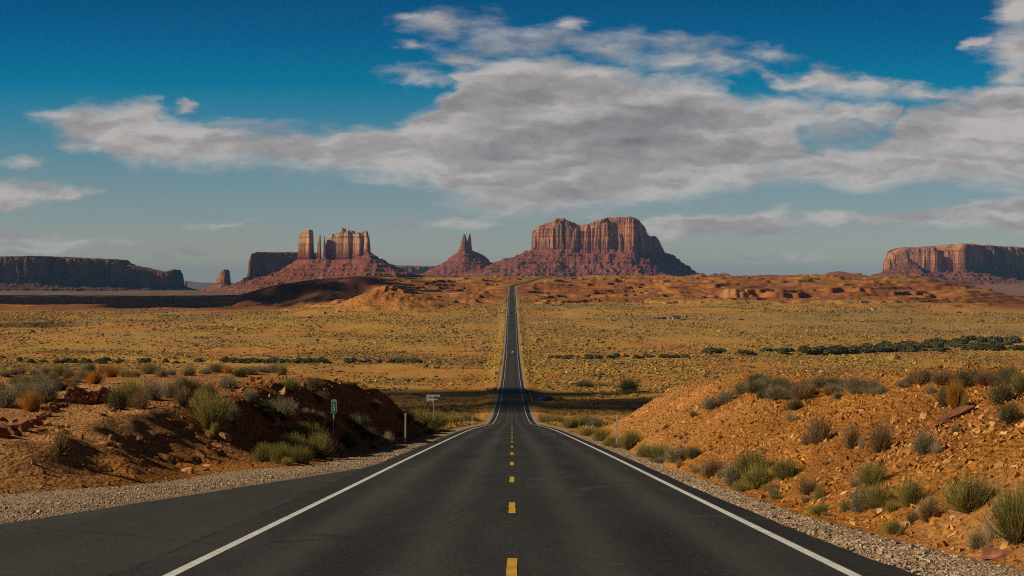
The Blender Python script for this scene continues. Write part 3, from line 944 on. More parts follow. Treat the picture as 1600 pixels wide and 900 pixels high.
# ------------------------------------------------------------------ templates for plants and stones
def blades(n, spread, lean, length, width, curl, seed, base_r=0.06, up=0.0, leaf=None, taper=0.25):
    """n thin curved blades fanning out from the ground; returns v, tris, per-vertex blade id and height fraction"""
    r = np.random.default_rng(seed)
    az = r.uniform(0, 2 * np.pi, n)
    inc = np.clip(np.abs(r.normal(lean, spread, n)), 0, 1.5)
    L = length * r.uniform(0.55, 1.0, n)
    br = base_r * np.sqrt(r.uniform(0, 1, n))
    baz = az + r.normal(0, 0.8, n)
    p0 = np.stack([br * np.cos(baz), br * np.sin(baz), np.full(n, -0.03)], 1)
    d0 = np.stack([np.sin(inc) * np.cos(az), np.sin(inc) * np.sin(az), np.cos(inc)], 1)
    d1 = d0 + r.normal(0, curl, (n, 3)) + np.array([0, 0, up])
    d1 /= np.linalg.norm(d1, axis=1)[:, None]
    p1 = p0 + d0 * (L * 0.55)[:, None]
    p2 = p1 + d1 * (L * 0.45)[:, None]
    sd = np.cross(d0, r.normal(0, 1, (n, 3)))
    sd /= np.linalg.norm(sd, axis=1)[:, None] + 1e-9
    w = (width * r.uniform(0.6, 1.3, n))[:, None]
    v = np.stack([p0 - sd * w * 0.5, p0 + sd * w * 0.5, p1 - sd * w * 0.45, p1 + sd * w * 0.45, p2 - sd * w * taper * 0.5, p2 + sd * w * taper * 0.5], 1)
    v[:, :, 2] = np.maximum(v[:, :, 2], -0.05)
    t = np.array([[0, 1, 3], [0, 3, 2], [2, 3, 5], [2, 5, 4]])
    tris = (t[None] + (np.arange(n) * 6)[:, None, None]).reshape(-1, 3)
    return v.reshape(-1, 3), tris, np.repeat(np.arange(n), 6), np.tile([0, 0, .55, .55, 1, 1], n), p1, p2


def leaflets(anchor, dirs, n, size, seed, jitter):
    """small leaf faces gathered round the outer twigs"""
    r = np.random.default_rng(seed)
    k = r.integers(0, len(anchor), n)
    t = r.uniform(-0.25, 1.08, n)[:, None]
    c = anchor[k] * (1 - t) + dirs[k] * t + r.normal(0, jitter, (n, 3))
    c[:, 2] = np.maximum(c[:, 2], 0.01)
    a = r.normal(0, 1, (n, 3)) + np.array([0, 0, 0.7])
    a /= np.linalg.norm(a, axis=1)[:, None]
    b = np.cross(a, r.normal(0, 1, (n, 3)))
    b /= np.linalg.norm(b, axis=1)[:, None] + 1e-9
    s = (size * r.uniform(0.6, 1.4, n))[:, None]
    v = np.stack([c - a * s, c + b * s * 0.32, c + a * s, c - b * s * 0.32], 1).reshape(-1, 3)
    t = np.array([[0, 1, 2], [0, 2, 3]])
    return v, (t[None] + (np.arange(n) * 4)[:, None, None]).reshape(-1, 3), np.repeat(np.arange(n), 4)


def shade(ids, c0, c1, seed, tip=None, frac=None):
    r = np.random.default_rng(seed)
    k = r.uniform(0, 1, ids.max() + 1)[ids][:, None]
    c = c0[None] * (1 - k) + c1[None] * k
    if tip is not None:
        q = (r.uniform(0, 1, ids.max() + 1)[ids] < tip[1]) & (frac > 0.5)
        c[q] = tip[0]
    return c


PLANTS = {}


def make_plant(kind, v):
    """meshes of one plant of unit radius: (foliage, stems)"""
    sd = 1000 + 77 * v + sum(map(ord, kind))
    def brush(n, spread, lean, length, width, curl, base_r, up, c0, c1, nl=0, ls=0.04, lj=0.05):
        """a dense sheaf of fine shoots with small leaves along their upper halves"""
        v1, t1, i1, f1, p1, p2 = blades(n, spread, lean, length, width, curl, sd, base_r, up, taper=0.3)
        c = shade(i1, c0, c1, sd)
        if nl:
            lv, lt, li = leaflets(p1, p2, nl, ls, sd + 1, lj)
            return np.concatenate([v1, lv]), np.concatenate([t1, lt + len(v1)]), np.concatenate([c, shade(li, c0, c1, sd + 2)])
        return v1, t1, c
    K = 1.35
    bv, bt, bi, bf, _, _ = blades(90, 0.36, 0.7, 0.8, 0.024, 0.25, sd + 9, 0.12, 0.15)
    if kind == "sage":       # grey-green twiggy dome
        lv, lt, c = brush(800, 0.42, 0.80, 1.06, 0.013, 0.26, 0.14, 0.3, K * lin(.145, .125, .075), K * lin(.29, .25, .155), 2200, 0.030, 0.05)
    elif kind == "broom":    # green rabbitbrush, a fan of upright shoots
        lv, lt, c = brush(1250, 0.36, 0.62, 1.16, 0.013, 0.13, 0.20, 0.35, K * lin(.120, .112, .038), K * lin(.285, .245, .075), 1300, 0.030, 0.03)
    elif kind == "bloom":    # rabbitbrush gone yellow at the tips
        lv, lt, c = brush(1100, 0.38, 0.66, 1.10, 0.013, 0.14, 0.20, 0.35, K * lin(.15, .140, .040), K * lin(.36, .29, .075), 1500, 0.034, 0.035)
    elif kind == "dark":     # dusky olive shrub
        lv, lt, c = brush(900, 0.40, 0.75, 1.04, 0.014, 0.24, 0.14, 0.3, K * lin(.075, .070, .034), K * lin(.17, .145, .066), 2200, 0.034, 0.05)
    elif kind == "straw":    # orange bunchgrass
        return brush(1300, 0.32, 0.45, 1.15, 0.012, 0.10, 0.24, 0.0, lin(.32, .15, .030), lin(.60, .31, .065)), None
    elif kind == "dry":      # brown brush with few leaves
        lv, lt, c = brush(750, 0.38, 0.66, 1.12, 0.012, 0.26, 0.14, 0.15, lin(.20, .125, .06), lin(.40, .27, .14), 700, 0.028, 0.04)
    elif kind == "pale":     # bleached dry tuft
        return brush(700, 0.42, 0.58, 1.05, 0.012, 0.22, 0.18, 0.0, lin(.32, .23, .13), lin(.58, .45, .28)), None
    elif kind == "twig":     # sparse upright twigs
        lv, lt, c = brush(110, 0.30, 0.50, 1.2, 0.026, 0.22, 0.07, 0.2, lin(.17, .10, .04), lin(.34, .21, .085), 200, 0.035, 0.03)
    return (lv, lt, c), (bv, bt, shade(bi, lin(.105, .070, .042), lin(.22, .165, .105), sd))


def plant_meshes(kind, v):
    if (kind, v) not in PLANTS:
        f, s = make_plant(kind, v)
        mf = npmesh(kind + "_foliage", f[0], [f[1]], f[2])
        mf.materials.append(M_LEAF)
        ms = None
        if s:
            ms = npmesh(kind + "_stems", s[0], [s[1]], s[2])
            ms.materials.append(M_TWIG)
        PLANTS[(kind, v)] = (mf, ms)
    return PLANTS[(kind, v)]


NAMES = {"sage": "sagebrush", "broom": "rabbitbrush", "bloom": "rabbitbrush", "dark": "desert_shrub", "straw": "bunchgrass",
         "dry": "dry_bush", "pale": "dry_grass_tuft", "twig": "twiggy_bush"}
CATS = {"sage": "shrub", "broom": "shrub", "bloom": "shrub", "dark": "shrub", "straw": "grass tuft", "dry": "dry bush", "pale": "grass tuft", "twig": "dry bush"}
OCC = []      # where plants stand, so that loose stones keep clear of the stems


def plant(px, py, wpx, hpx, kind, label, group=None):
    x, y, z = at(px, py)
    r = wpx * y / F / 2 * 1.14
    h = hpx * y / F * 1.12
    v = random.randrange(5)
    mf, ms = plant_meshes(kind, v)
    rz = random.uniform(0, 6.28)
    sc = (r / 0.92, r / 0.92 * random.uniform(0.9, 1.1), h / 0.95)
    if ms is None:
        o = bpy.data.objects.new(NAMES[kind], mf)
        COL.objects.link(o)
        o.location, o.rotation_euler, o.scale = (x, y, z - 0.02), (0, 0, rz), sc
        tag(o, label, CATS[kind], group)
    else:
        o = empty(NAMES[kind], (x, y, z - 0.02), label, CATS[kind], group, rz)
        o.scale = sc
        for nm, me in (("foliage", mf), ("stems", ms)):
            c = bpy.data.objects.new(nm, me)
            COL.objects.link(c)
            c.parent = o
    OCC.append((x, y, r))
    return o


def stone(seed, flat=0.6, n=3, jag=0.22):
    """an angular stone of unit size from a cut block"""
    bm = bmesh.new()
    bmesh.ops.create_cube(bm, size=1.0)
    r = random.Random(seed)
    for _ in range(n):
        nrm = Vector((r.uniform(-1, 1), r.uniform(-1, 1), r.uniform(-0.6, 1))).normalized()
        g = bmesh.ops.bisect_plane(bm, geom=bm.verts[:] + bm.edges[:] + bm.faces[:], plane_co=nrm * r.uniform(0.32, 0.48), plane_no=nrm, clear_outer=True)
        ed = [e for e in g["geom_cut"] if isinstance(e, bmesh.types.BMEdge)]
        if ed:
            bmesh.ops.contextual_create(bm, geom=ed)
    for v in bm.verts:
        v.co += Vector((r.uniform(-jag, jag), r.uniform(-jag, jag), r.uniform(-jag, jag))) * 0.5
        v.co.z *= flat
    bmesh.ops.triangulate(bm, faces=bm.faces[:])
    bm.verts.index_update()
    v = np.array([v.co[:] for v in bm.verts])
    t = np.array([[q.index for q in f.verts] for f in bm.faces])
    bm.free()
    return v, t


STONES = [stone(s, f) for s, f in ((1, .7), (2, .45), (3, .9), (4, .35), (5, .6), (6, .8), (7, .3), (8, .5))]


def stone_object(name, x, y, z, sx, sy, sz, label, seed, col, group=None, rz=0.0, cat="rock"):
    bm = bmesh.new()
    bmesh.ops.create_cube(bm, size=1.0)
    r = random.Random(seed)
    for _ in range(6):
        nrm = Vector((r.uniform(-1, 1), r.uniform(-1, 1), r.uniform(-0.3, 1))).normalized()
        g = bmesh.ops.bisect_plane(bm, geom=bm.verts[:] + bm.edges[:] + bm.faces[:], plane_co=nrm * r.uniform(0.36, 0.52), plane_no=nrm, clear_outer=True)
        ed = [e for e in g["geom_cut"] if isinstance(e, bmesh.types.BMEdge)]
        if ed:
            bmesh.ops.contextual_create(bm, geom=ed)
    bmesh.ops.triangulate(bm, faces=bm.faces[:])
    bmesh.ops.subdivide_edges(bm, edges=bm.edges[:], cuts=2, use_grid_fill=True)
    for v in bm.verts:
        n = 0.14 * float(fbm(v.co.x * 3.5 + seed, v.co.y * 3.5 + v.co.z * 2, seed, 3))
        v.co += v.co.normalized() * n
        v.co.x *= sx
        v.co.y *= sy
        v.co.z *= sz
    me = bpy.data.meshes.new(name)
    bm.to_mesh(me)
    bm.free()
    a = me.color_attributes.new("Col", 'FLOAT_COLOR', 'POINT')
    a.data.foreach_set("color", np.tile([*col, 1.0], len(me.vertices)).astype(np.float32))
    o = link(name, me, M_STONE)
    o.location = (x, y, z)
    o.rotation_euler = (r.uniform(-.2, .2), r.uniform(-.2, .2), rz)
    return tag(o, label, cat, group)


# ------------------------------------------------------------------ plants one can point to
LEFT = [
    (95, 708, 42, 40, "twig", "lone sparse twiggy bush on the bare dirt beside the turnout gravel"),
    (48, 643, 38, 28, "straw", "round orange bunchgrass tuft beside the broken end of the stone border"),
    (8, 637, 46, 38, "sage", "grey sagebrush left of the round orange tuft, cut off by the picture's edge"),
    (38, 622, 50, 28, "sage", "grey sagebrush right behind the round orange tuft"),
    (70, 628, 50, 36, "sage", "broad grey sagebrush between the orange tuft and the stone wall"),
    (84, 610, 36, 20, "dark", "dusky shrub behind the sagebrush left of the stone wall"),
    (60, 600, 36, 18, "sage", "small grey sagebrush on the flat behind the broad grey sagebrush by the wall"),
    (184, 640, 38, 38, "dark", "dark green shrub with leaning stem at the right end of the stone wall"),
    (206, 636, 40, 42, "bloom", "tall pale yellow rabbitbrush rising behind the dark green leaning shrub"),
    (219, 640, 34, 30, "dry", "rusty brown bush at the foot of the tall pale yellow rabbitbrush"),
    (236, 624, 40, 32, "sage", "grey-brown sagebrush just right of the tall pale yellow rabbitbrush"),
    (262, 622, 36, 28, "sage", "grey sagebrush in the middle of the thicket right of the stone wall"),
    (287, 618, 40, 30, "dark", "dark dense shrub at the right of the thicket beyond the wall"),
    (284, 633, 38, 28, "dry", "straw-brown bush in front of the dark dense shrub of the thicket"),
    (306, 617, 30, 24, "dry", "rusty bush between two dark shrubs at the thicket's right end"),
    (326, 623, 34, 24, "dark", "dark low shrub closing the thicket at its right end"),
    (315, 640, 32, 30, "bloom", "pale yellow plume-like rabbitbrush behind the big grey-green shrub"),
    (330, 668, 66, 48, "broom", "big grey-green shrub at the top edge of the dark bank"),
    (362, 662, 30, 30, "sage", "grey sagebrush touching the right side of the big grey-green shrub"),
    (335, 684, 14, 18, "bloom", "small yellow tuft in shade below the big grey-green shrub"),
    (357, 607, 34, 22, "sage", "round grey sagebrush alone on the red flat behind the bank"),
    (147, 600, 34, 18, "straw", "orange bunchgrass on the red flat straight behind the stone wall"),
    (106, 593, 22, 15, "dry", "tan bush left of the orange bunchgrass behind the wall"),
    (106, 601, 14, 9, "straw", "tiny tan tuft below the tan bush behind the wall"),
    (128, 592, 28, 15, "sage", "pale grey sagebrush between tan bush and orange bunchgrass behind the wall"),
    (390, 628, 26, 20, "sage", "grey sagebrush on the rubble slope left of the mile marker"),
    (455, 612, 34, 20, "broom", "olive green bush on the skyline of the dark bank above the mile marker"),
    (492, 606, 32, 16, "dark", "dark low bush on the bank's skyline, behind the mile marker's left"),
    (440, 655, 60, 34, "sage", "wide grey-green sagebrush halfway up the shaded bank left of the mile marker"),
    (415, 650, 28, 20, "sage", "grey bush left of the wide sagebrush on the shaded bank"),
    (500, 630, 30, 18, "dry", "brown bush on the shaded bank just above the mile marker sign's left edge"),
    (500, 662, 22, 18, "pale", "bleached tuft on the shaded bank by the mile marker's post"),
    (560, 672, 40, 24, "dark", "dark green bush at the foot of the shaded bank right of the mile marker"),
    (585, 640, 26, 14, "dry", "small brown bush on the descending skyline right of the mile marker"),
    (412, 722, 34, 26, "broom", "green rabbitbrush at the left end of the roadside thicket"),
    (438, 724, 40, 28, "broom", "green rabbitbrush second from the left end of the roadside thicket"),
    (455, 712, 54, 30, "broom", "tall green rabbitbrush in the middle of the roadside thicket"),
    (482, 702, 62, 34, "broom", "long green rabbitbrush climbing the bank behind the roadside thicket"),
    (500, 716, 46, 34, "broom", "green rabbitbrush of the roadside thicket just left of the mile marker post"),
    (468, 724, 44, 24, "broom", "low green rabbitbrush at the front edge of the roadside thicket"),
    (447, 727, 22, 12, "bloom", "small bright yellow bush in front of the roadside thicket at the gravel"),
    (470, 690, 40, 26, "broom", "highest green rabbitbrush of the thicket on the shaded bank"),
    (532, 712, 20, 18, "pale", "small bleached tuft at the gravel just right of the mile marker post"),
    (545, 700, 40, 24, "dark", "dark bush between the mile marker and the straw tuft"),
    (606, 696, 24, 22, "pale", "pale straw tuft on the gravel edge left of the near white post"),
    (585, 701, 14, 8, "bloom", "tiny yellow tuft on the gravel left of the pale straw tuft"),
    (575, 688, 36, 20, "dark", "dark green bush in shade behind the pale straw tuft"),
    (655, 668, 44, 26, "broom", "tall green bush at the foot of the grey sign's post"),
    (682, 670, 40, 24, "broom", "green bush right of the grey sign's post"),
    (708, 666, 34, 18, "bloom", "yellowish bush at the gravel right of the grey sign"),
    (730, 662, 30, 14, "broom", "low green bush next to the far left roadside post"),
    (635, 660, 30, 16, "bloom", "yellow-green bush left of the grey sign behind the near post"),
    (672, 678, 30, 10, "bloom", "low yellow bush on the gravel edge below the grey sign"),
]
RIGHT = [
    (852, 660, 26, 12, "bloom", "small yellow-green bush at the road edge by the far right roadside post"),
    (872, 664, 30, 14, "bloom", "yellow-green bush right of the far right roadside post"),
    (892, 669, 30, 15, "broom", "green bush third in the row leading down to the far right post"),
    (912, 670, 34, 22, "bloom", "pale yellow bush in the gap at the end of the orange bank"),
    (930, 672, 30, 22, "sage", "grey-green bush where the orange bank begins, beyond the near right post"),
    (918, 682, 34, 14, "bloom", "olive yellow bush at the gravel below the end of the orange bank"),
    (942, 688, 40, 18, "bloom", "round yellow-green bush just left of the near right post"),
    (958, 700, 34, 20, "bloom", "yellow bush at the foot of the near right post"),
    (985, 702, 42, 26, "broom", "dark green bush just right of the near right post"),
    (1008, 716, 36, 22, "bloom", "olive bush on the gravel edge right of the dark green one by the post"),
    (1030, 724, 38, 28, "broom", "olive green bush left of the long grey-green bush low on the orange bank"),
    (1062, 722, 56, 26, "sage", "long grey-green bush low on the orange bank"),
    (1084, 716, 26, 20, "dark", "dark bush joined to the right end of the long grey-green bush"),
    (1112, 746, 44, 32, "dry", "rusty brown bush left of the big green rabbitbrush clump"),
    (1150, 758, 52, 40, "sage", "pale grey-green sagebrush forming the left part of the big roadside clump"),
    (1176, 744, 60, 36, "broom", "tall green rabbitbrush at the back of the big roadside clump"),
    (1186, 762, 52, 34, "bloom", "yellow-green rabbitbrush in front of the big roadside clump"),
    (1228, 748, 50, 28, "broom", "olive bush trailing right from the big roadside clump"),
    (1264, 772, 40, 26, "dry", "brown bush low on the bank right of the big roadside clump"),
    (1281, 780, 20, 22, "bloom", "narrow yellow-green tuft right of the brown bush near the gravel"),
    (1280, 803, 36, 16, "bloom", "low yellow bush at the very edge of the gravel, right side"),
    (1280, 692, 48, 44, "dry", "dark brown twiggy bush, biggest of those high on the bare orange slope"),
    (1331, 700, 32, 38, "dry", "narrow brown bush right of the biggest twiggy bush on the orange slope"),
    (1377, 706, 48, 46, "dry", "tall leaning brown-grey bush mid slope, left of the flat rock slab"),
    (1445, 708, 46, 36, "sage", "grey-brown bush just below the flat rock slab"),
    (1364, 758, 50, 32, "broom", "dark green bush mid slope below the leaning brown-grey bush"),
    (1348, 798, 46, 40, "sage", "pale sagebrush near the gravel, left of the low dark green clump"),
    (1376, 794, 54, 34, "broom", "low dark green clump near the gravel between pale sagebrush and olive bush"),
    (1424, 790, 52, 36, "broom", "olive bush left of the grey dry bush near the bottom right"),
    (1452, 814, 46, 36, "dry", "grey dry bush at the left foot of the large spiky green bush"),
    (1516, 798, 92, 48, "broom", "large spiky green bush near the bottom right of the slope"),
    (1592, 846, 92, 80, "broom", "tallest green bush, cut off by the right edge of the picture"),
    (1530, 856, 40, 30, "sage", "small grey-green bush left of the tallest green bush at the bottom right"),
    (1395, 834, 34, 22, "bloom", "low pale yellow-green bush by the gravel below the olive bush"),
    (1494, 642, 36, 42, "straw", "tall orange bunchgrass standing above the flat rock slab"),
    (1478, 634, 30, 32, "dark", "dark bush at the left shoulder of the tall orange bunchgrass"),
    (1454, 616, 26, 18, "pale", "pale dry tuft on the slope's brow left of the tall orange bunchgrass"),
    (1566, 632, 46, 38, "dark", "dark round bush high at the right, above the lower olive one"),
    (1578, 660, 44, 32, "dark", "olive round bush below the dark round one at the right edge"),
    (1494, 678, 20, 14, "dry", "small brown tuft just right of the grey-brown bush below the slab"),
    (1236, 658, 20, 16, "pale", "small pale tuft alone on the stony middle of the orange slope"),
    (1110, 640, 30, 20, "sage", "grey bush at the left end of the diagonal row up the orange bank"),
    (1135, 630, 34, 22, "sage", "grey bush second up in the diagonal row on the orange bank"),
    (1160, 616, 34, 20, "sage", "grey bush third up in the diagonal row on the orange bank"),
    (1084, 652, 16, 10, "dry", "tiny brown bush below the diagonal row of grey bushes"),
    (1185, 600, 40, 16, "dark", "dark bush on the brow, left end of the skyline row"),
    (1212, 622, 40, 22, "sage", "grey bush on the brow, right of the diagonal row"),
    (1222, 603, 30, 15, "sage", "pale bush on the skyline behind the diagonal row's top end"),
    (1255, 622, 50, 24, "dry", "broad tan bush in the middle of the brow"),
    (1296, 618, 22, 12, "straw", "small orange tuft right of the broad tan bush on the brow"),
    (1282, 605, 46, 18, "sage", "grey bush on the skyline behind the broad tan bush"),
    (1340, 612, 46, 24, "dry", "brown bush standing on the brow right of the orange tuft"),
    (1362, 612, 40, 20, "sage", "grey bush touching the right side of the brown bush on the brow"),
    (1242, 640, 32, 16, "dark", "low dark bush lying on the slope below the broad tan bush"),
    (1438, 600, 48, 24, "dry", "brown bush at the left end of the hedge-like skyline row at right"),
    (1474, 600, 44, 22, "dry", "rusty bush second in the hedge-like skyline row at right"),
    (1506, 604, 40, 26, "dark", "dark tall bush in the middle of the hedge-like skyline row"),
    (1540, 600, 50, 24, "dry", "rusty broad bush fourth in the hedge-like skyline row"),
    (1578, 598, 44, 26, "dark", "olive bush at the right end of the hedge-like skyline row"),
    (1598, 612, 40, 32, "broom", "green bush cut by the picture's right edge below the skyline row"),
]
for a in LEFT + RIGHT:
    plant(*a)
MID = [
    (983, 613, 40, 22, "dark", "large round dark green bush on the valley floor right of the road"),
    (913, 605, 34, 11, "dark", "flat dark green bush left of the large round one on the valley floor"),
    (942, 604, 20, 6, "bloom", "small yellow bush between the two dark green valley floor bushes"),
    (985, 616, 30, 6, "bloom", "yellow brush fringe in front of the large round valley floor bush"),
]
for a in MID:
    plant(*a)
# crest rows
for i, px in enumerate(np.linspace(6, 440, 26)):
    plant(px + random.uniform(-7, 7), random.uniform(581, 590), random.uniform(18, 36), random.uniform(9, 17), random.choice(["sage", "dry", "straw", "dark", "sage", "bloom"]),
          "low desert bush in the ragged row along the far edge of the left flat", "bushes along the far edge of the left flat")
for i in range(20):
    plant(random.uniform(0, 130), random.uniform(592, 612), random.uniform(10, 26), random.uniform(7, 14), random.choice(["sage", "dry", "dark", "bloom"]),
          "small scrub plant scattered over the red flat behind the stone wall", "scrub on the red flat behind the stone wall")
for i in range(16):
    plant(random.uniform(1380, 1600), random.uniform(590, 606), random.uniform(14, 34), random.uniform(8, 18), random.choice(["sage", "dry", "dark"]),
          "low scrub filling the gaps of the skyline row at right", "scrub along the right skyline")
for i in range(34):
    px = random.uniform(1175, 1380)
    plant(px, random.uniform(602, 622), random.uniform(18, 40), random.uniform(10, 18), random.choice(["sage", "dry", "dry", "dark", "sage"]),
          "low scrub massed along the brow of the orange bank", "scrub on the brow of the orange bank")
for i in range(26):
    t = random.random()
    plant(400 + 230 * t + random.uniform(-30, 10), 640 + 40 * t + random.uniform(-6, 30), random.uniform(8, 22), random.uniform(6, 14), random.choice(["dark", "dry", "sage", "pale"]),
          "small dry plant on the shaded left bank", "small plants on the shaded bank")
for i in range(30):
    px = random.uniform(1030, 1590)
    plant(px, random.uniform(640, 720) + (px - 1030) * 0.16 + 10, random.uniform(5, 14), random.uniform(4, 9), random.choice(["dry", "pale", "dry", "bloom"]),
          "tiny dry tuft rooted among the loose stones of the orange slope", "tiny tufts on the orange slope")
for i in range(16):
    t = random.random()
    plant(880 + 420 * t, 676 + 128 * t + random.uniform(-9, 6), random.uniform(12, 30), random.uniform(8, 16), random.choice(["bloom", "sage", "pale", "broom"]),
          "low plant in the green fringe between right gravel and orange slope", "green fringe along the right gravel")

for a in random.sample(RIGHT[8:36], 24):
    plant(a[0] + random.choice([-1, 1]) * a[2] * random.uniform(0.35, 0.6), a[1] + random.uniform(0, 5), a[2] * random.uniform(0.35, 0.6), a[3] * random.uniform(0.35, 0.65),
          random.choice(["dry", "pale", "bloom", "pale"]), "small dry tuft growing against a larger bush on the right slope", "dry tufts beside the larger bushes on the right slope")

# ------------------------------------------------------------------ thickets along the wash
def thicket_mesh(seed):
    r = np.random.default_rng(seed)
    n = 700
    c = r.normal(0, 1, (n, 3))
    c /= np.linalg.norm(c, axis=1)[:, None]
    c *= (r.uniform(0.35, 1.0, n) ** 0.6)[:, None]
    c *= 1 + 0.35 * vnoise(c[:, 0] * 2.3 + seed, c[:, 1] * 2.3 + c[:, 2] * 1.7, seed)[:, None]
    c[:, 2] = np.abs(c[:, 2]) * 0.95 + 0.03
    a = r.normal(0, 1, (n, 3))
    b = np.cross(a, r.normal(0, 1, (n, 3)))
    a *= (0.15 / np.linalg.norm(a, axis=1))[:, None]
    b *= (0.12 / np.linalg.norm(b, axis=1))[:, None]
    v = np.stack([c - a, c + b, c + a, c - b], 1).reshape(-1, 3)
    t = (np.array([[0, 1, 2], [0, 2, 3]])[None] + (np.arange(n) * 4)[:, None, None]).reshape(-1, 3)
    me = npmesh("tamarisk_crown", v, [t], shade(np.repeat(np.arange(n), 4), lin(.085, .092, .036), lin(.23, .215, .085), seed))
    me.materials.append(M_LEAF)
    return me


TH = [thicket_mesh(s) for s in (1, 2, 3, 4)]


def thicket(px, py, wpx, hpx, label, group):
    x, y, z = at(px, py, 300, 5000)
    o = bpy.data.objects.new("tamarisk_bush", random.choice(TH))
    COL.objects.link(o)
    r = wpx * y / F / 2
    o.location, o.rotation_euler, o.scale = (x, y, z - 0.1), (0, 0, random.uniform(0, 6)), (r, r, hpx * y / F)
    tag(o, label, "shrub", group)


for i in range(105):
    px = random.uniform(1105, 1600) if i < 45 else random.uniform(1290, 1600)
    py = 553 - (px - 1100) / 500 * 4 - random.uniform(0, 3 + 15 * sst(1250, 1500, px))
    thicket(px, py, random.uniform(14, 30), random.uniform(5, 9.5), "dark green tamarisk bush in the long thicket across the valley right of the road", "tamarisk thicket right of the road")
for i in range(42):
    px = random.uniform(858, 1085)
    thicket(px, 560 - (px - 860) * 0.012 + random.uniform(-2, 2), random.uniform(8, 18), random.uniform(3.5, 6), "low green bush in the short thicket close to the road's right side", "short thicket near the road")
for i in range(80):
    px = random.choice([random.uniform(360, 660), random.uniform(30, 660)])
    thicket(px, 566 + random.uniform(-2, 2), random.uniform(8, 20), random.uniform(4, 7), "dark green bush in the thicket along the wash left of the road", "thicket along the wash at left")

# ------------------------------------------------------------------ ground cover too many to count
def tuft(seed, n, kind):
    if kind == 0:
        v, t, _, _, _, _ = blades(n, 0.4, 0.75, 1.0, 0.13, 0.3, seed, 0.30, 0.1, taper=0.3)
        return v, t
    r = random.Random(seed)
    k = 6
    v = [(math.cos(a) * r.uniform(.55, .9), math.sin(a) * r.uniform(.55, .9), -0.15) for a in np.linspace(0, 6.28, k, False)]
    v += [(math.cos(a) * r.uniform(.6, 1.1), math.sin(a) * r.uniform(.6, 1.1), r.uniform(.3, .65)) for a in np.linspace(.4, 6.68, k, False)]
    v += [(r.uniform(-.2, .2), r.uniform(-.2, .2), r.uniform(.8, 1.1))]
    t = []
    for i in range(k):
        j = (i + 1) % k
        t += [(i, j, k + i), (j, k + j, k + i), (k + i, k + j, 2 * k)]
    return np.array(v), np.array(t)


def scrub(n, d0, d1, size, temps, name, cl):
    d = np.exp(rng.uniform(math.log(d0), math.log(d1), n * 3)) if False else np.sqrt(rng.uniform(d0 ** 2, d1 ** 2, n * 3))
    x = rng.uniform(-0.33, 0.33, n * 3) * d
    off = np.abs(x - xc(d))
    dens = 0.55 + 1.5 * fbm(x / 55, d / 80, 81, 3) + 0.9 * fbm(x / 7, d / 9, 82, 2)
    dens = dens * (1 - sst(2050, 2600, d)) * (0.55 + 0.45 * sst(0.0, 0.3, fbm(x / 150, d / 260, 83, 3) + 0.15))
    keep = (off > itp(d, RIGHT_GRAV) + 0.6) & (rng.uniform(0, 1, n * 3) < dens)
    side_near = np.where(x > 0, x - 5, -x - 5)
    keep &= ~((d < 420) & (ground(x, d) > zr(d) + 0.25))
    keep &= ~((np.abs(d - 640) < 70) & (x > 0) & (x < 14.5))
    x, d = x[keep][:n], d[keep][:n]
    z = ground(x, d)
    m = len(x)
    s = size * np.exp(rng.normal(0, 0.45, m)) * np.where(off[keep][:n] < 14, 1.1, 1)
    v, t, own = merge(temps, rng.integers(0, len(temps), m), rotz(rng.uniform(0, 6.28, m), s, s, s * rng.uniform(0.6, 0.95, m)), np.stack([x, d, z - 0.05], 1))
    k = np.clip(fbm(x / 60, d / 90, 85, 3) + 0.42 + rng.normal(0, 0.28, m), 0, 1)[:, None]
    pal = np.array([[.30, .20, .080], [.55, .33, .070]])
    c = pal[0] * (1 - k) + pal[1] * k
    dk = rng.uniform(0, 1, m) < 0.16
    c[dk] = lin(.12, .10, .05)
    gold = (np.abs(x - xc(d)) < 15) & (rng.uniform(0, 1, m) < 0.6)
    c[gold] = lin(.50, .35, .065)
    c *= np.exp(rng.normal(0, 0.22, m))[:, None]
    o = link(name, npmesh(name, v, [t], c[own]), M_LEAF)
    o["kind"] = "stuff"
    o["label"] = cl
    return o


scrub(26000, 150, 640, 0.42, [tuft(s, 34, 0) for s in range(4)], "desert_scrub", "dry golden scrub on the valley floor")
scrub(95000, 640, 1250, 0.43, [tuft(s, 0, 1) for s in range(4)], "desert_scrub", "dry golden scrub across the plain")
scrub(80000, 1250, 2600, 0.58, [tuft(s, 0, 1) for s in range(4)], "desert_scrub", "dry golden scrub far across the plain")


# loose stones on the banks
def rubble(n, pts, size, cols, name, cl, tilt=0.5):
    x, y = pts
    z = ground(x, y)
    m = len(x)
    s = size * np.clip(np.exp(rng.normal(0, 0.45, m)), 0.4, 2.4)
    a = rng.uniform(0, 6.28, m)
    M = rotz(a, s * rng.uniform(.7, 1.5, m), s * rng.uniform(.6, 1.1, m), s * rng.uniform(.6, 1.2, m))
    tx, ty = rng.normal(0, tilt, m), rng.normal(0, tilt, m)
    T = np.zeros((m, 3, 3))
    T[:, 0, 0], T[:, 1, 1], T[:, 2, 2] = 1, 1, 1
    T[:, 2, 0], T[:, 2, 1] = tx, ty
    M = np.einsum('nij,njk->nik', T, M)
    v, t, own = merge(STONES, rng.integers(0, len(STONES), m), M, np.stack([x, y, z + 0.02 * s], 1))
    k = rng.uniform(0, 1, m)[:, None] ** 1.6
    c = cols[0] * (1 - k) + cols[1] * k
    c = c * np.exp(rng.normal(0, 0.15, m))[:, None]
    o = link(name, npmesh(name, v, [t], c[own]), M_STONE)
    o["kind"] = "stuff"
    o["label"] = cl
    return o


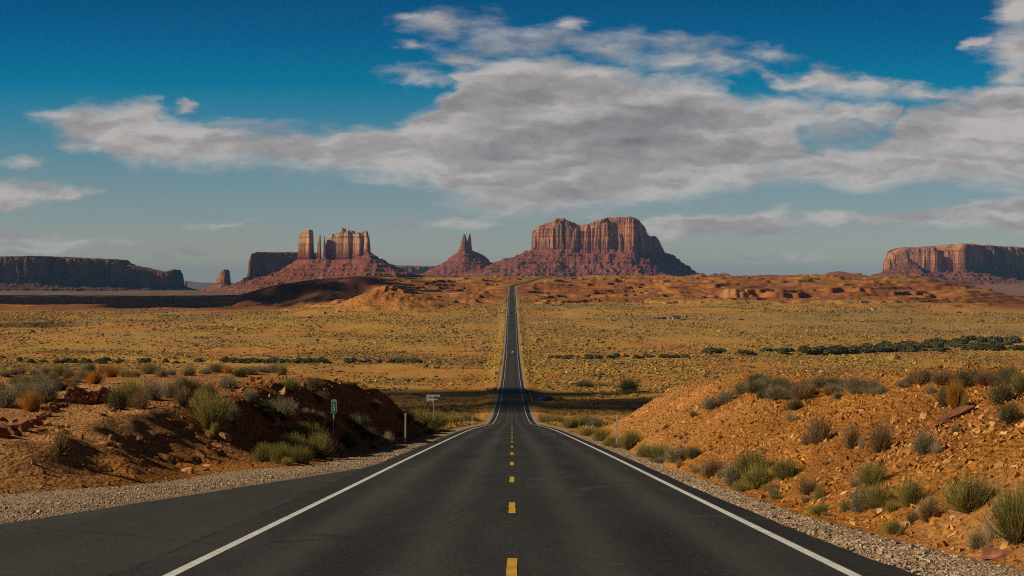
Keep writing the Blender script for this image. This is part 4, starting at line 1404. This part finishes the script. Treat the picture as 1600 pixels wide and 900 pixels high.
def scatter(n, y0, y1, fx, mask):
    y = np.exp(rng.uniform(math.log(y0), math.log(y1), n))
    x = fx(y, rng.uniform(0, 1, n))
    k = mask(x, y)
    return x[k], y[k]


S_R = [lin(.34, .132, .026), lin(.56, .32, .11)]
p = scatter(90000, 18, 150, lambda y, u: itp(y, RIGHT_GRAV) + 0.3 + u ** 0.8 * 13, lambda x, y: (rng.uniform(0, 1, len(x)) < 0.62 + 1.1 * fbm(x / 3, y / 5, 201, 3)) & (y < 112 + 2.2 * np.clip(x - 5, 0, 30)))
rubble(0, p, 0.047, S_R, "rubble", "small orange stones littering the right bank")
p = scatter(3600, 18, 140, lambda y, u: itp(y, RIGHT_GRAV) + 0.6 + u * 10, lambda x, y: (rng.uniform(0, 1, len(x)) < 0.35 + 1.5 * fbm(x / 4, y / 6, 203, 3)) & (y < 110 + 2.0 * np.clip(x - 5, 0, 30)))
rubble(0, p, 0.072, S_R, "rubble", "larger orange stones littering the right bank", 0.7)
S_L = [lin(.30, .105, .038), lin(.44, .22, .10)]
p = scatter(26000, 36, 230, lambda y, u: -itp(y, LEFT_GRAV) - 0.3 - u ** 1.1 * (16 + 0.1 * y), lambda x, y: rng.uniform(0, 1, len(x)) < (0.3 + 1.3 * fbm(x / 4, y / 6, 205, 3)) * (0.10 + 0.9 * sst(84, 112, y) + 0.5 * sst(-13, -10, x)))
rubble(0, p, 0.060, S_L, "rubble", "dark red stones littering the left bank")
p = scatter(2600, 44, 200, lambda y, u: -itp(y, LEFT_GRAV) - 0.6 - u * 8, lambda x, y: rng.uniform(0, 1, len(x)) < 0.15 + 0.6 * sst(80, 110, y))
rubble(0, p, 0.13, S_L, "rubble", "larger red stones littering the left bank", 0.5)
# pebbles standing proud of the gravel shoulders
S_G = [lin(.24, .145, .083), lin(.55, .43, .30)]
for G, A, sd, n in ((RIGHT_GRAV, RIGHT_ASPH, 1, 26000), (LEFT_GRAV, LEFT_ASPH, -1, 34000)):
    y = np.exp(rng.uniform(math.log(17), math.log(120), n))
    u = rng.uniform(0, 1, n) * 1.08
    x = sd * (itp(y, A) * (1 - u) + itp(y, G) * u)
    kk = np.abs(x) > itp(y, A) + 0.10
    x, y = x[kk], y[kk]
    m = len(x)
    s = 0.021 * np.exp(rng.normal(0, 0.45, m))
    v, t, own = merge(STONES[:4], rng.integers(0, 4, m), rotz(rng.uniform(0, 6.28, m), s * 1.2, s, s * 1.1), np.stack([x, y, zr(y) - 0.068], 1))
    k = rng.uniform(0, 1, m)[:, None]
    o = link("pebbles", npmesh("pebbles", v, [t], (S_G[0] * (1 - k) + S_G[1] * k)[own]), M_STONE)
    o["kind"] = "stuff"
    o["label"] = "loose pebbles on the gravel shoulder"

# ------------------------------------------------------------------ ruined stone wall, border of rocks, single rocks
xm, ym, _ = at(136, 633)
x0, y0, x1, y1 = xm - 31 * ym / F, ym, xm + 31 * ym / F, ym + 0.6
bmv, bmt, own_c = [], [], []
base = 0
for layer in range(4):
    nst = 9 if layer == 0 else 13
    for i in range(nst):
        u = (i + random.uniform(0.1, 0.9)) / nst
        ln = math.hypot(x1 - x0, y1 - y0) / nst
        big = layer == 0
        sv, st_ = stone(500 + layer * 40 + i, 1.0, 3, 0.2)
        hgt = 0.23 if big else 0.11
        zb = [-0.03, 0.21, 0.29, 0.36][layer] + (0.05 * math.sin(u * 9))
        sc = np.array([ln * (1.25 if big else 1.15), 0.30, hgt * random.uniform(.9, 1.3)])
        a = random.uniform(-.25, .25)
        R = np.array([[math.cos(a), 0, math.sin(a)], [0, 1, 0], [-math.sin(a), 0, math.cos(a)]])
        xx_, yy_ = x0 + (x1 - x0) * u, y0 + (y1 - y0) * u + random.uniform(-.08, .08)
        bmv.append((sv * sc) @ R.T + np.array([xx_, yy_, float(ground(xx_, yy_)) + zb + hgt / 2]))
        bmt.append(st_ + base)
        base += len(sv)
        own_c.append(np.tile(lin(.33, .155, .085) * random.uniform(.6, 1.4), (len(sv), 1)))
o = link("stone_wall", npmesh("stone_wall", np.concatenate(bmv), [np.concatenate(bmt)], np.concatenate(own_c)), M_STONE)
tag(o, "low ruined dry stone wall of red slabs at the back of the dirt clearing", "stone wall")
BORD = [(2, 682, 26), (16, 678, 24), (30, 672, 22), (43, 668, 18), (54, 664, 18), (63, 657, 15), (70, 652, 14), (75, 644, 16), (80, 637, 13), (86, 640, 12), (66, 646, 10), (93, 636, 10), (101, 636, 9), (58, 655, 9)]
for i, (px, py, w) in enumerate(BORD):
    x, y, z = at(px, py)
    s = w * y / F
    stone_object("border_rock", x, y, z + s * 0.18, s * 1.25, s * 0.9, s * random.uniform(.6, .9), "dark red rock in the low broken border at the left of the dirt clearing", 700 + i,
                 lin(.26, .105, .055) * random.uniform(.75, 1.3), "rocks of the low border", random.uniform(0, 3))
for i, (px, py, w, h, lab, col) in enumerate([
    (219, 693, 9, 9, "small square grey block on the dirt near the shaded bank's edge", (.20, .12, .08)),
    (292, 738, 16, 8, "pale orange stone at the gravel below the dark bank's ledge", (.48, .25, .12)),
    (526, 714, 8, 5, "rounded orange stone at the gravel by the mile marker", (.55, .26, .12)),
    (350, 686, 18, 10, "pale upright slab catching the sun inside the shaded bank", (.46, .24, .12)),
    (334, 700, 20, 8, "flat pale slab catching the sun low on the shaded bank", (.46, .24, .12)),
    (1378, 801, 11, 7, "pale yellow stone on the gravel's edge below the low dark green clump", (.58, .42, .22)),
    (1416, 823, 13, 7, "flat yellow stone by the gravel below the olive bush", (.58, .40, .20)),
    (1492, 811, 11, 6, "yellow stone right of the grey dry bush near the bottom right", (.56, .38, .18)),
    (1556, 797, 11, 8, "pale stone in front of the large spiky green bush's right end", (.55, .42, .28)),
    (1540, 779, 7, 6, "round orange stone under the large spiky green bush's right end", (.50, .22, .10)),
    (1562, 870, 46, 14, "brown flat slab at the bottom right below the tallest green bush", (.30, .13, .075)),
    (1502, 812, 18, 8, "low red stone behind the yellow stone near the bottom right", (.42, .18, .07))]):
    x, y, z = at(px, py)
    stone_object("rock", x, y, z + h * y / F * 0.25, w * y / F * 1.2, w * y / F * 0.8, h * y / F * 1.25, lab, 800 + i, col, None, random.uniform(-.4, .4))
# the flat slab cropping out of the right slope
xa, ya, za = at(1452, 672)
xb, yb, zb = at(1518, 640)
o = stone_object("rock_slab", (xa + xb) / 2, (ya + yb) / 2, (za + zb) / 2 - 0.03, math.dist((xa, ya, za), (xb, yb, zb)) * 0.85, 0.42, 0.30,
                 "long flat purple-brown rock slab jutting from the orange slope under the orange bunchgrass", 871, (.24, .095, .05))
dv_ = Vector((xb - xa, yb - ya, zb - za)).normalized()
o.rotation_euler = dv_.to_track_quat('X', 'Z').to_euler()


# ------------------------------------------------------------------ signs and posts
class MB:
    def __init__(s):
        s.bm = bmesh.new()

    def box(s, c, size, bev=0.0, rot=None):
        g = bmesh.ops.create_cube(s.bm, size=1.0)
        vs = g["verts"]
        for v in vs:
            v.co = Vector((v.co.x * size[0], v.co.y * size[1], v.co.z * size[2]))
            if rot:
                v.co.rotate(rot)
            v.co += Vector(c)
        if bev:
            bmesh.ops.bevel(s.bm, geom=list({e for v in vs for e in v.link_edges}), offset=bev, segments=2, affect='EDGES')
        return s

    def cyl(s, c, r, h, axis='Z', seg=20, r2=None):
        g = bmesh.ops.create_cone(s.bm, cap_ends=True, segments=seg, radius1=r, radius2=r if r2 is None else r2, depth=h)
        for v in g["verts"]:
            if axis == 'X':
                v.co = Vector((v.co.z, v.co.y, -v.co.x))
            elif axis == 'Y':
                v.co = Vector((v.co.x, -v.co.z, v.co.y))
            v.co += Vector(c)
        return s

    def prism(s, prof, w0, w1=None, axis='X'):
        """side profile [(y, z, halfwidth)] swept across x"""
        L = [s.bm.verts.new((-p[2], p[0], p[1])) for p in prof]
        R = [s.bm.verts.new((p[2], p[0], p[1])) for p in prof]
        n = len(prof)
        s.bm.faces.new(L)
        s.bm.faces.new(R[::-1])
        for i in range(n):
            j = (i + 1) % n
            s.bm.faces.new((L[j], L[i], R[i], R[j]))
        return s

    def plate(s, w, h, r, y, t, cz, seg=5):
        """upright rounded plate facing -Y"""
        pts = []
        for cx, cy, a0 in ((w / 2 - r, h / 2 - r, 0), (-w / 2 + r, h / 2 - r, 90), (-w / 2 + r, -h / 2 + r, 180), (w / 2 - r, -h / 2 + r, 270)):
            for k in range(seg + 1):
                a = math.radians(a0 + 90 * k / seg)
                pts.append((cx + r * math.cos(a), cz + cy + r * math.sin(a)))
        f = [s.bm.verts.new((x, y, z)) for x, z in pts]
        b = [s.bm.verts.new((x, y + t, z)) for x, z in pts]
        s.bm.faces.new(f)
        s.bm.faces.new(b[::-1])
        for i in range(len(pts)):
            j = (i + 1) % len(pts)
            s.bm.faces.new((f[j], f[i], b[i], b[j]))
        return s

    def build(s, name, mat, parent=None):
        bmesh.ops.recalc_face_normals(s.bm, faces=s.bm.faces[:])
        me = bpy.data.meshes.new(name)
        s.bm.to_mesh(me)
        s.bm.free()
        return link(name, me, mat, parent)


def text(body, size, x, y, z, parent, mat, name="lettering", rz=0.0, spacing=1.0):
    cu = bpy.data.curves.new("lettering", 'FONT')
    cu.body = body
    cu.size = size
    cu.align_x, cu.align_y = 'CENTER', 'CENTER'
    cu.space_line = spacing
    cu.extrude = 0.002
    cu.offset = size * 0.012
    tmp = bpy.data.objects.new("tmp_text", cu)
    COL.objects.link(tmp)
    dg = bpy.context.evaluated_depsgraph_get()
    me = bpy.data.meshes.new_from_object(tmp.evaluated_get(dg))
    bpy.data.objects.remove(tmp)
    for v in me.vertices:
        v.co = Vector((v.co.x + x, y - v.co.z, v.co.y + z))
    me.materials.clear()
    o = link(name, me, mat, parent)
    return o


def post_pos(px, d):
    x = (px - 800) / F * d
    return x, d, float(ground(x, d))


# mile marker
d = 76.0
x, y, z = post_pos(520, d)
zt, zb_ = EYE + (440 - 624) / F * d, EYE + (440 - 646) / F * d
o = empty("mile_marker", (x, y, z), "green mile marker sign reading MILE 13 on a thin post at the left bank", "road sign")
o.rotation_euler = (0, math.radians(2.0), math.radians(-4))
ph, pw, pc = zt - zb_, 0.245, (zt + zb_) / 2 - z
MB().plate(pw, ph, 0.03, -0.012, 0.006, pc).build("sign_panel", M_GREEN, o)
fr = MB()
for sx in (-1, 1):
    fr.box((sx * (pw / 2 - 0.012), -0.0145, pc), (0.010, 0.003, ph - 0.07))
for sz in (-1, 1):
    fr.box((0, -0.0145, pc + sz * (ph / 2 - 0.012)), (pw - 0.07, 0.003, 0.010))
fr.build("sign_border", M_SIGNWHITE, o)
text("MILE", 0.085, 0, -0.015, pc + ph / 2 - 0.075, o, M_SIGNWHITE)
text("1\n3", 0.225, 0, -0.015, pc - 0.045, o, M_SIGNWHITE, spacing=0.72)
MB().box((0, 0.012, (zt - z - 0.04) / 2 - 0.2), (0.045, 0.03, zt - z + 0.36), 0.004).build("post", M_STEEL, o)


def delineator(px, d, top_py, label):
    x, y, z = post_pos(px, d)
    h = EYE + (440 - top_py) / F * d - z
    o = empty("delineator_post", (x, y, z), label, "roadside post", "delineator posts along the road")
    o.rotation_euler = (0, math.radians(random.uniform(-1, 1.5)), 0)
    m = MB()
    m.box((0, 0, h / 2 - 0.15), (0.085, 0.012, h + 0.3), 0.003)
    m.box((-0.036, 0.014, h / 2 - 0.15), (0.012, 0.03, h + 0.28)).box((0.036, 0.014, h / 2 - 0.15), (0.012, 0.03, h + 0.28))
    m.build("post", M_STEEL, o)
    MB().plate(0.08, 0.16, 0.02, -0.012, 0.004, h - 0.11).build("reflector", M_SIGNWHITE, o)
    return o


delineator(633, 92, 645, "near left white roadside post on the gravel between mile marker and grey sign")
delineator(964, 83, 648, "near right white roadside post at the foot of the orange bank")
delineator(738, 221, 650, "far left small roadside post near the end of the left gravel")
delineator(853, 262, 650, "far right small roadside post among the yellow-green bushes")

# grey back of a sign facing the other way
d = 150.0
x, y, z = post_pos(677, d)
zt, zb_ = EYE + (440 - 617) / F * d, EYE + (440 - 628) / F * d
o = empty("road_sign", (x, y, z), "grey bare back of a wide road sign with two braces on one post", "road sign")
hh_ = zt - zb_
MB().plate(1.14, hh_, 0.03, 0.0, 0.006, (zt + zb_) / 2 - z).build("sign_panel", M_ALU, o)
for k in (0.28, -0.28):
    MB().box((0, -0.022, (zt + zb_) / 2 - z + k * hh_), (1.05, 0.04, 0.05), 0.004).build("brace", M_STEEL, o)
MB().box((0.02, -0.07, (zt - z) / 2 - 0.2), (0.075, 0.05, zt - z + 0.38), 0.005).build("post", M_STEEL, o)


def blue_sign(px, d, top, bot, wpx, label):
    x, y, z = post_pos(px, d)
    zt, zb_ = EYE + (440 - top) / F * d, EYE + (440 - bot) / F * d
    if zb_ < z + 0.25:
        zb_, zt = z + 0.3, z + 0.3 + zt - zb_
    o = empty("road_sign", (x, y, z), label, "road sign")
    w, hh_, c = wpx * d / F, zt - zb_, (zt + zb_) / 2 - z
    MB().plate(w, hh_, 0.06, -0.05, 0.01, c).build("sign_panel", M_BLUE, o)
    m = MB()
    m.box((0.30 * w, -0.054, c + 0.16 * hh_), (0.16 * w, 0.006, 0.22 * hh_))
    m.box((-0.1 * w, -0.054, c + 0.12 * hh_), (0.42 * w, 0.006, 0.09 * hh_)).box((-0.14 * w, -0.054, c - 0.14 * hh_), (0.34 * w, 0.006, 0.09 * hh_))
    m.build("sign_legend", M_SIGNWHITE, o)
    for sx in (-0.3, 0.3):
        MB().box((sx * w, 0, (zt - z) / 2 - 0.2), (0.09, 0.07, zt - z + 0.3), 0.005).build("post", M_STEEL, o)


blue_sign(844, 600, 621.5, 627, 8.6, "blue road sign with white marks beside the paved turnout right of the road")
blue_sign(776, 880, 583, 587, 4.4, "tiny blue road sign at the far left edge of the road in the valley")


# ------------------------------------------------------------------ vehicles
def car(px, d, ycol, label, colname, heading=0, suv=True):
    body_m = plain_material(colname, ycol, 0.3, 0.06, 2, 0.0, 0.5)
    x = (px - 800) / F * d
    z = float(zr(d)) + 0.0
    o = empty("parked_car" if False else "car", (x, d, z), label, "car")
    o.rotation_euler = (math.atan((float(zr(d + 2)) - float(zr(d - 2))) / 4), 0, heading)
    H = 1.78 if suv else 1.45
    b = MB()
    b.prism([(-2.25, .42, .84), (-2.32, .62, .88), (-2.25, 1.0, .90), (-1.1, 1.06, .90), (1.0, 1.05, .90), (2.1, .93, .86), (2.3, .78, .84), (2.3, .42, .82), (1.9, .30, .80), (-1.9, .30, .80)], 0)
    b.prism([(-2.2, 1.0, .84), (-1.95, H - .08, .68), (-1.6, H, .66), (.1, H, .66), (.5, H - .08, .66), (1.15, 1.02, .82)], 0)
    b.build("body", body_m, o)
    g = MB()
    g.prism([(-2.235, 1.08, .74), (-2.06, H - .18, .62), (-2.02, H - .18, .62), (-2.19, 1.08, .74)], 0)
    g.build("rear_window", M_GLASS, o)
    g = MB()
    g.prism([(1.10, 1.10, .74), (.62, H - .16, .60), (.66, H - .16, .60), (1.15, 1.10, .74)], 0)
    g.build("windscreen", M_GLASS, o)
    for sx in (-1, 1):
        MB().box((sx * .775, -0.55, (1.06 + H) / 2 - 0.03), (0.06, 2.2, H - 1.28), 0.01, None).build("side_window", M_GLASS, o)
        MB().box((sx * .72, -2.29, .86), (0.26, 0.07, 0.22), 0.02).build("tail_light", plain_material("red_lamp_glass", (.35, .015, .012), .3), o)
        MB().box((sx * .64, 2.27, .78), (0.34, 0.08, 0.15), 0.02).build("headlight", M_SIGNWHITE, o)
        for wy in (-1.38, 1.42):
            w = MB().cyl((sx * .80, wy, .35), .35, .24, 'X', 24).build("wheel", M_DARK, o)
            MB().cyl((sx * .925, wy, .35), .22, .02, 'X', 16).build("rim", M_STEEL, w)
    MB().box((0, -2.31, .50), (1.6, .10, .20), .03).build("bumper", M_DARK, o)
    return o


car(801.3, 1180, (.82, .82, .82), "white car driving away in the right lane halfway across the valley", "white_car_paint")
car(795, 1365, (.30, .03, .03), "dark red car coming nearer in the left lane beyond the white car", "red_car_paint", math.pi, False)
car(799.2, 1840, (.025, .025, .03), "black car farthest along the road below the plateau", "black_car_paint", 0)


# ------------------------------------------------------------------ homestead on the plain
def house(px, py, wpx, hpx, wall, roof, label, name="house", deep=7.0, gable=True, group=None):
    x, y, z = at(px, py, 900, 4000)
    w, h = wpx * y / F, hpx * y / F
    o = empty(name, (x, y, z - 0.1), label, "house" if name == "house" else name.replace("_", " "), group)
    wm = plain_material("plaster_wall", wall, 0.85, 0.1, 1.0)
    rm = plain_material("roof_sheet", roof, 0.7, 0.15, 1.5)
    eave = h * (0.62 if gable else 0.9)
    m = MB()
    m.box((0, deep / 2, eave / 2), (w, deep, eave))
    m.build("wall", wm, o)
    m = MB()
    if gable:
        for sy in (0, 1):
            pass
        L = [(-0.35, eave - 0.05), (deep / 2, h), (deep + 0.35, eave - 0.05), (deep / 2, h - 0.25)]
        m.prism([(a, b, w / 2 + 0.3) for a, b in L], 0)
    else:
        m.box((0, deep / 2, eave + 0.1), (w + 0.5, deep + 0.5, 0.22))
    m.build("roof", rm, o)
    MB().box((0.18 * w, -0.02, eave * 0.42), (0.9, 0.06, eave * 0.84)).build("door", M_DARK, o)
    for sx in (-0.3, -0.02, 0.36):
        f_ = MB().box((sx * w, -0.02, eave * 0.58), (0.10 * w, 0.06, eave * 0.32)).build("window", M_GLASS, o)
    return o


house(1057.5, 499.5, 12, 6.2, (.62, .56, .47), (.05, .045, .045), "pale house with dark gabled roof on the plain, largest of the homestead")
house(1047, 499.5, 6.5, 3.8, (.75, .72, .66), (.30, .29, .28), "small white trailer left of the pale house with the dark gabled roof", "trailer", 3.5, False)
house(1038, 499, 6.0, 3.8, (.09, .075, .065), (.045, .04, .04), "dark shed left of the small white trailer on the plain", "shed", 5)
house(1029, 498.5, 5.0, 2.8, (.11, .085, .07), (.06, .05, .05), "low dark shed second from the left of the homestead", "shed", 5)
house(1019.5, 498.5, 2.4, 2.8, (.75, .56, .54), (.35, .34, .33), "tiny white hut at the left end of the homestead", "shed", 2, False)
house(1066.5, 500.5, 3.0, 2.0, (.12, .09, .08), (.05, .045, .045), "low dark shed right of the pale house, before the tall dark tank", "shed", 3)
house(1367, 485, 8, 4.0, (.78, .74, .70), (.40, .38, .36), "lone white trailer far out on the plain at right", "trailer", 4, False)
house(1320, 483, 4, 2.2, (.50, .46, .42), (.30, .28, .26), "tiny pale shed far out left of the lone white trailer", "shed", 4, False)
x, y, z = at(1073, 500, 900, 4000)
o = empty("water_tank", (x, y, z - 0.1), "tall narrow dark tank standing at the right end of the homestead", "water tank")
MB().cyl((0, 0, 0.7), 0.62, 1.5, 'Z', 20).build("base", plain_material("pale_concrete", (.45, .40, .33), .9), o)
MB().cyl((0, 0, 3.1), 0.72, 3.4, 'Z', 24).cyl((0, 0, 5.0), 0.72, 0.5, 'Z', 24, 0.2).build("tank", plain_material("dark_painted_steel", (.03, .022, .022), .6), o)
# pickup parked out on the plain
x, y, z = at(1158, 500.5, 900, 4000)
o = empty("pickup_truck", (x, y, z + 0.02), "dark pickup truck parked alone on the plain right of the homestead", "truck", None, math.pi / 2)
bm_ = plain_material("dark_truck_paint", (.022, .022, .026), .35)
MB().prism([(-2.7, .5, .9), (-2.7, 1.1, .92), (.2, 1.12, .92), (2.5, 1.05, .88), (2.7, .8, .86), (2.7, .5, .86)], 0).build("body", bm_, o)
MB().prism([(-.7, 1.1, .86), (-.55, 1.75, .74), (.6, 1.75, .74), (1.2, 1.1, .84)], 0).build("cab", bm_, o)
MB().prism([(-.45, 1.2, .86), (-.38, 1.66, .79), (.5, 1.66, .79), (.95, 1.2, .86)], 0).build("side_window", M_GLASS, o)
for sx in (-1, 1):
    for wy in (-1.7, 1.7):
        w = MB().cyl((sx * .84, wy, .40), .40, .26, 'X', 24).build("wheel", M_DARK, o)
        MB().cyl((sx * .975, wy, .40), .24, .02, 'X', 16).build("rim", M_STEEL, w)


# ------------------------------------------------------------------ unseen clouds added out to the left to shade valley, plain and hill
M_SHADE_CLOUD = plain_material("shade_cloud_white", (.85, .85, .86), 1.0, 0.05, 0.002)
ct = NT(M_SHADE_CLOUD.node_tree)      # thin cloud lets part of the sunlight through
ctb = next(n for n in ct.n if n.type == 'BSDF_PRINCIPLED')
ctm = ct.n.new("ShaderNodeMixShader")
ctm.inputs[0].default_value = 0.66
M_SHADE_CLOUD_THICK = M_SHADE_CLOUD.copy()
M_SHADE_CLOUD_THICK.name = 'thick_shade_cloud_white'
next(n for n in M_SHADE_CLOUD_THICK.node_tree.nodes if n.type == 'MIX_SHADER').inputs[0].default_value = 0.40
ct.l.new(ctb.outputs[0], ctm.inputs[1])
ct.l.new(ct.n.new("ShaderNodeBsdfTransparent").outputs[0], ctm.inputs[2])
ct.l.new(ctm.outputs[0], next(n for n in ct.n if n.type == 'OUTPUT_MATERIAL').inputs[0])


def shade_cloud(sx, sy, ex, ey, label, alt=900.0, seed=0, n=46, big=0.24):
    """an unseen sun blocker added between the sun and the ground point (sx, sy), ex by ey metres"""
    gz = float(ground(sx, sy))
    k = (alt - gz) / SUN_DIR.z
    c = Vector((sx, sy, gz)) + SUN_DIR * k
    bm = bmesh.new()
    r = random.Random(seed)
    for i in range(n):
        a, q = r.uniform(0, 6.283), math.sqrt(r.random())
        cx, cy = q * math.cos(a), q * math.sin(a)
        rad = big * r.uniform(.45, 1.0) * (1.1 - 0.45 * q)
        g = bmesh.ops.create_icosphere(bm, subdivisions=3, radius=1.0)
        for v in g["verts"]:
            n = 1 + 0.25 * float(vnoise(v.co.x * 2.5 + i * 3.1, v.co.y * 2.5 + v.co.z * 2.1, seed))
            v.co = Vector(((cx + v.co.x * rad * n) * ex * .8, (cy + v.co.y * rad * n) * ey * .8, max(v.co.z, -0.25) * rad * n * 90))
    me = bpy.data.meshes.new("shade_cloud")
    bm.to_mesh(me)
    bm.free()
    me.polygons.foreach_set("use_smooth", [True] * len(me.polygons))
    o = link("shade_cloud", me, M_SHADE_CLOUD_THICK if seed == 2 else M_SHADE_CLOUD)
    o.location = c
    o["kind"] = "stuff"
    o["label"] = label
    return o


shade_cloud(-150, 595, 310, 180, "unseen cloudlike shape added high to the left to shade the valley", 800, 5, 120, 0.24)
shade_cloud(-1150, 3900, 1250, 2300, "unseen cloudlike shape added far to the left to shade the plain", 1000, 2, 70, 0.36)
shade_cloud(-560, 1620, 200, 110, "small unseen cloudlike shape added to the left to shade the plain", 800, 3, 40, 0.24)

shade_cloud(-300, 2570, 165, 230, "thick white cloud to the left above the plateau's end", 900, 7, 60, 0.26)

# ------------------------------------------------------------------ haze
bm = bmesh.new()
bmesh.ops.create_cube(bm, size=1.0)
for v in bm.verts:
    v.co = Vector((v.co.x * 52000, -400 + (v.co.y + 0.5) * 47400, -150 + (v.co.z + 0.5) * 490))
me = bpy.data.meshes.new("haze")
bm.to_mesh(me)
bm.free()
mh = bpy.data.materials.new("thin_air_haze")
mh.use_nodes = True
hn = mh.node_tree.nodes
hn.clear()
ho = hn.new("ShaderNodeOutputMaterial")
hv = hn.new("ShaderNodeVolumePrincipled")
hv.inputs["Color"].default_value = (0.24, 0.53, 1.0, 1)
hv.inputs["Density"].default_value = 1.9e-5
hv.inputs["Anisotropy"].default_value = 0.0
mh.node_tree.links.new(hv.outputs[0], ho.inputs["Volume"])
o = link("haze", me, mh)
o["kind"] = "stuff"
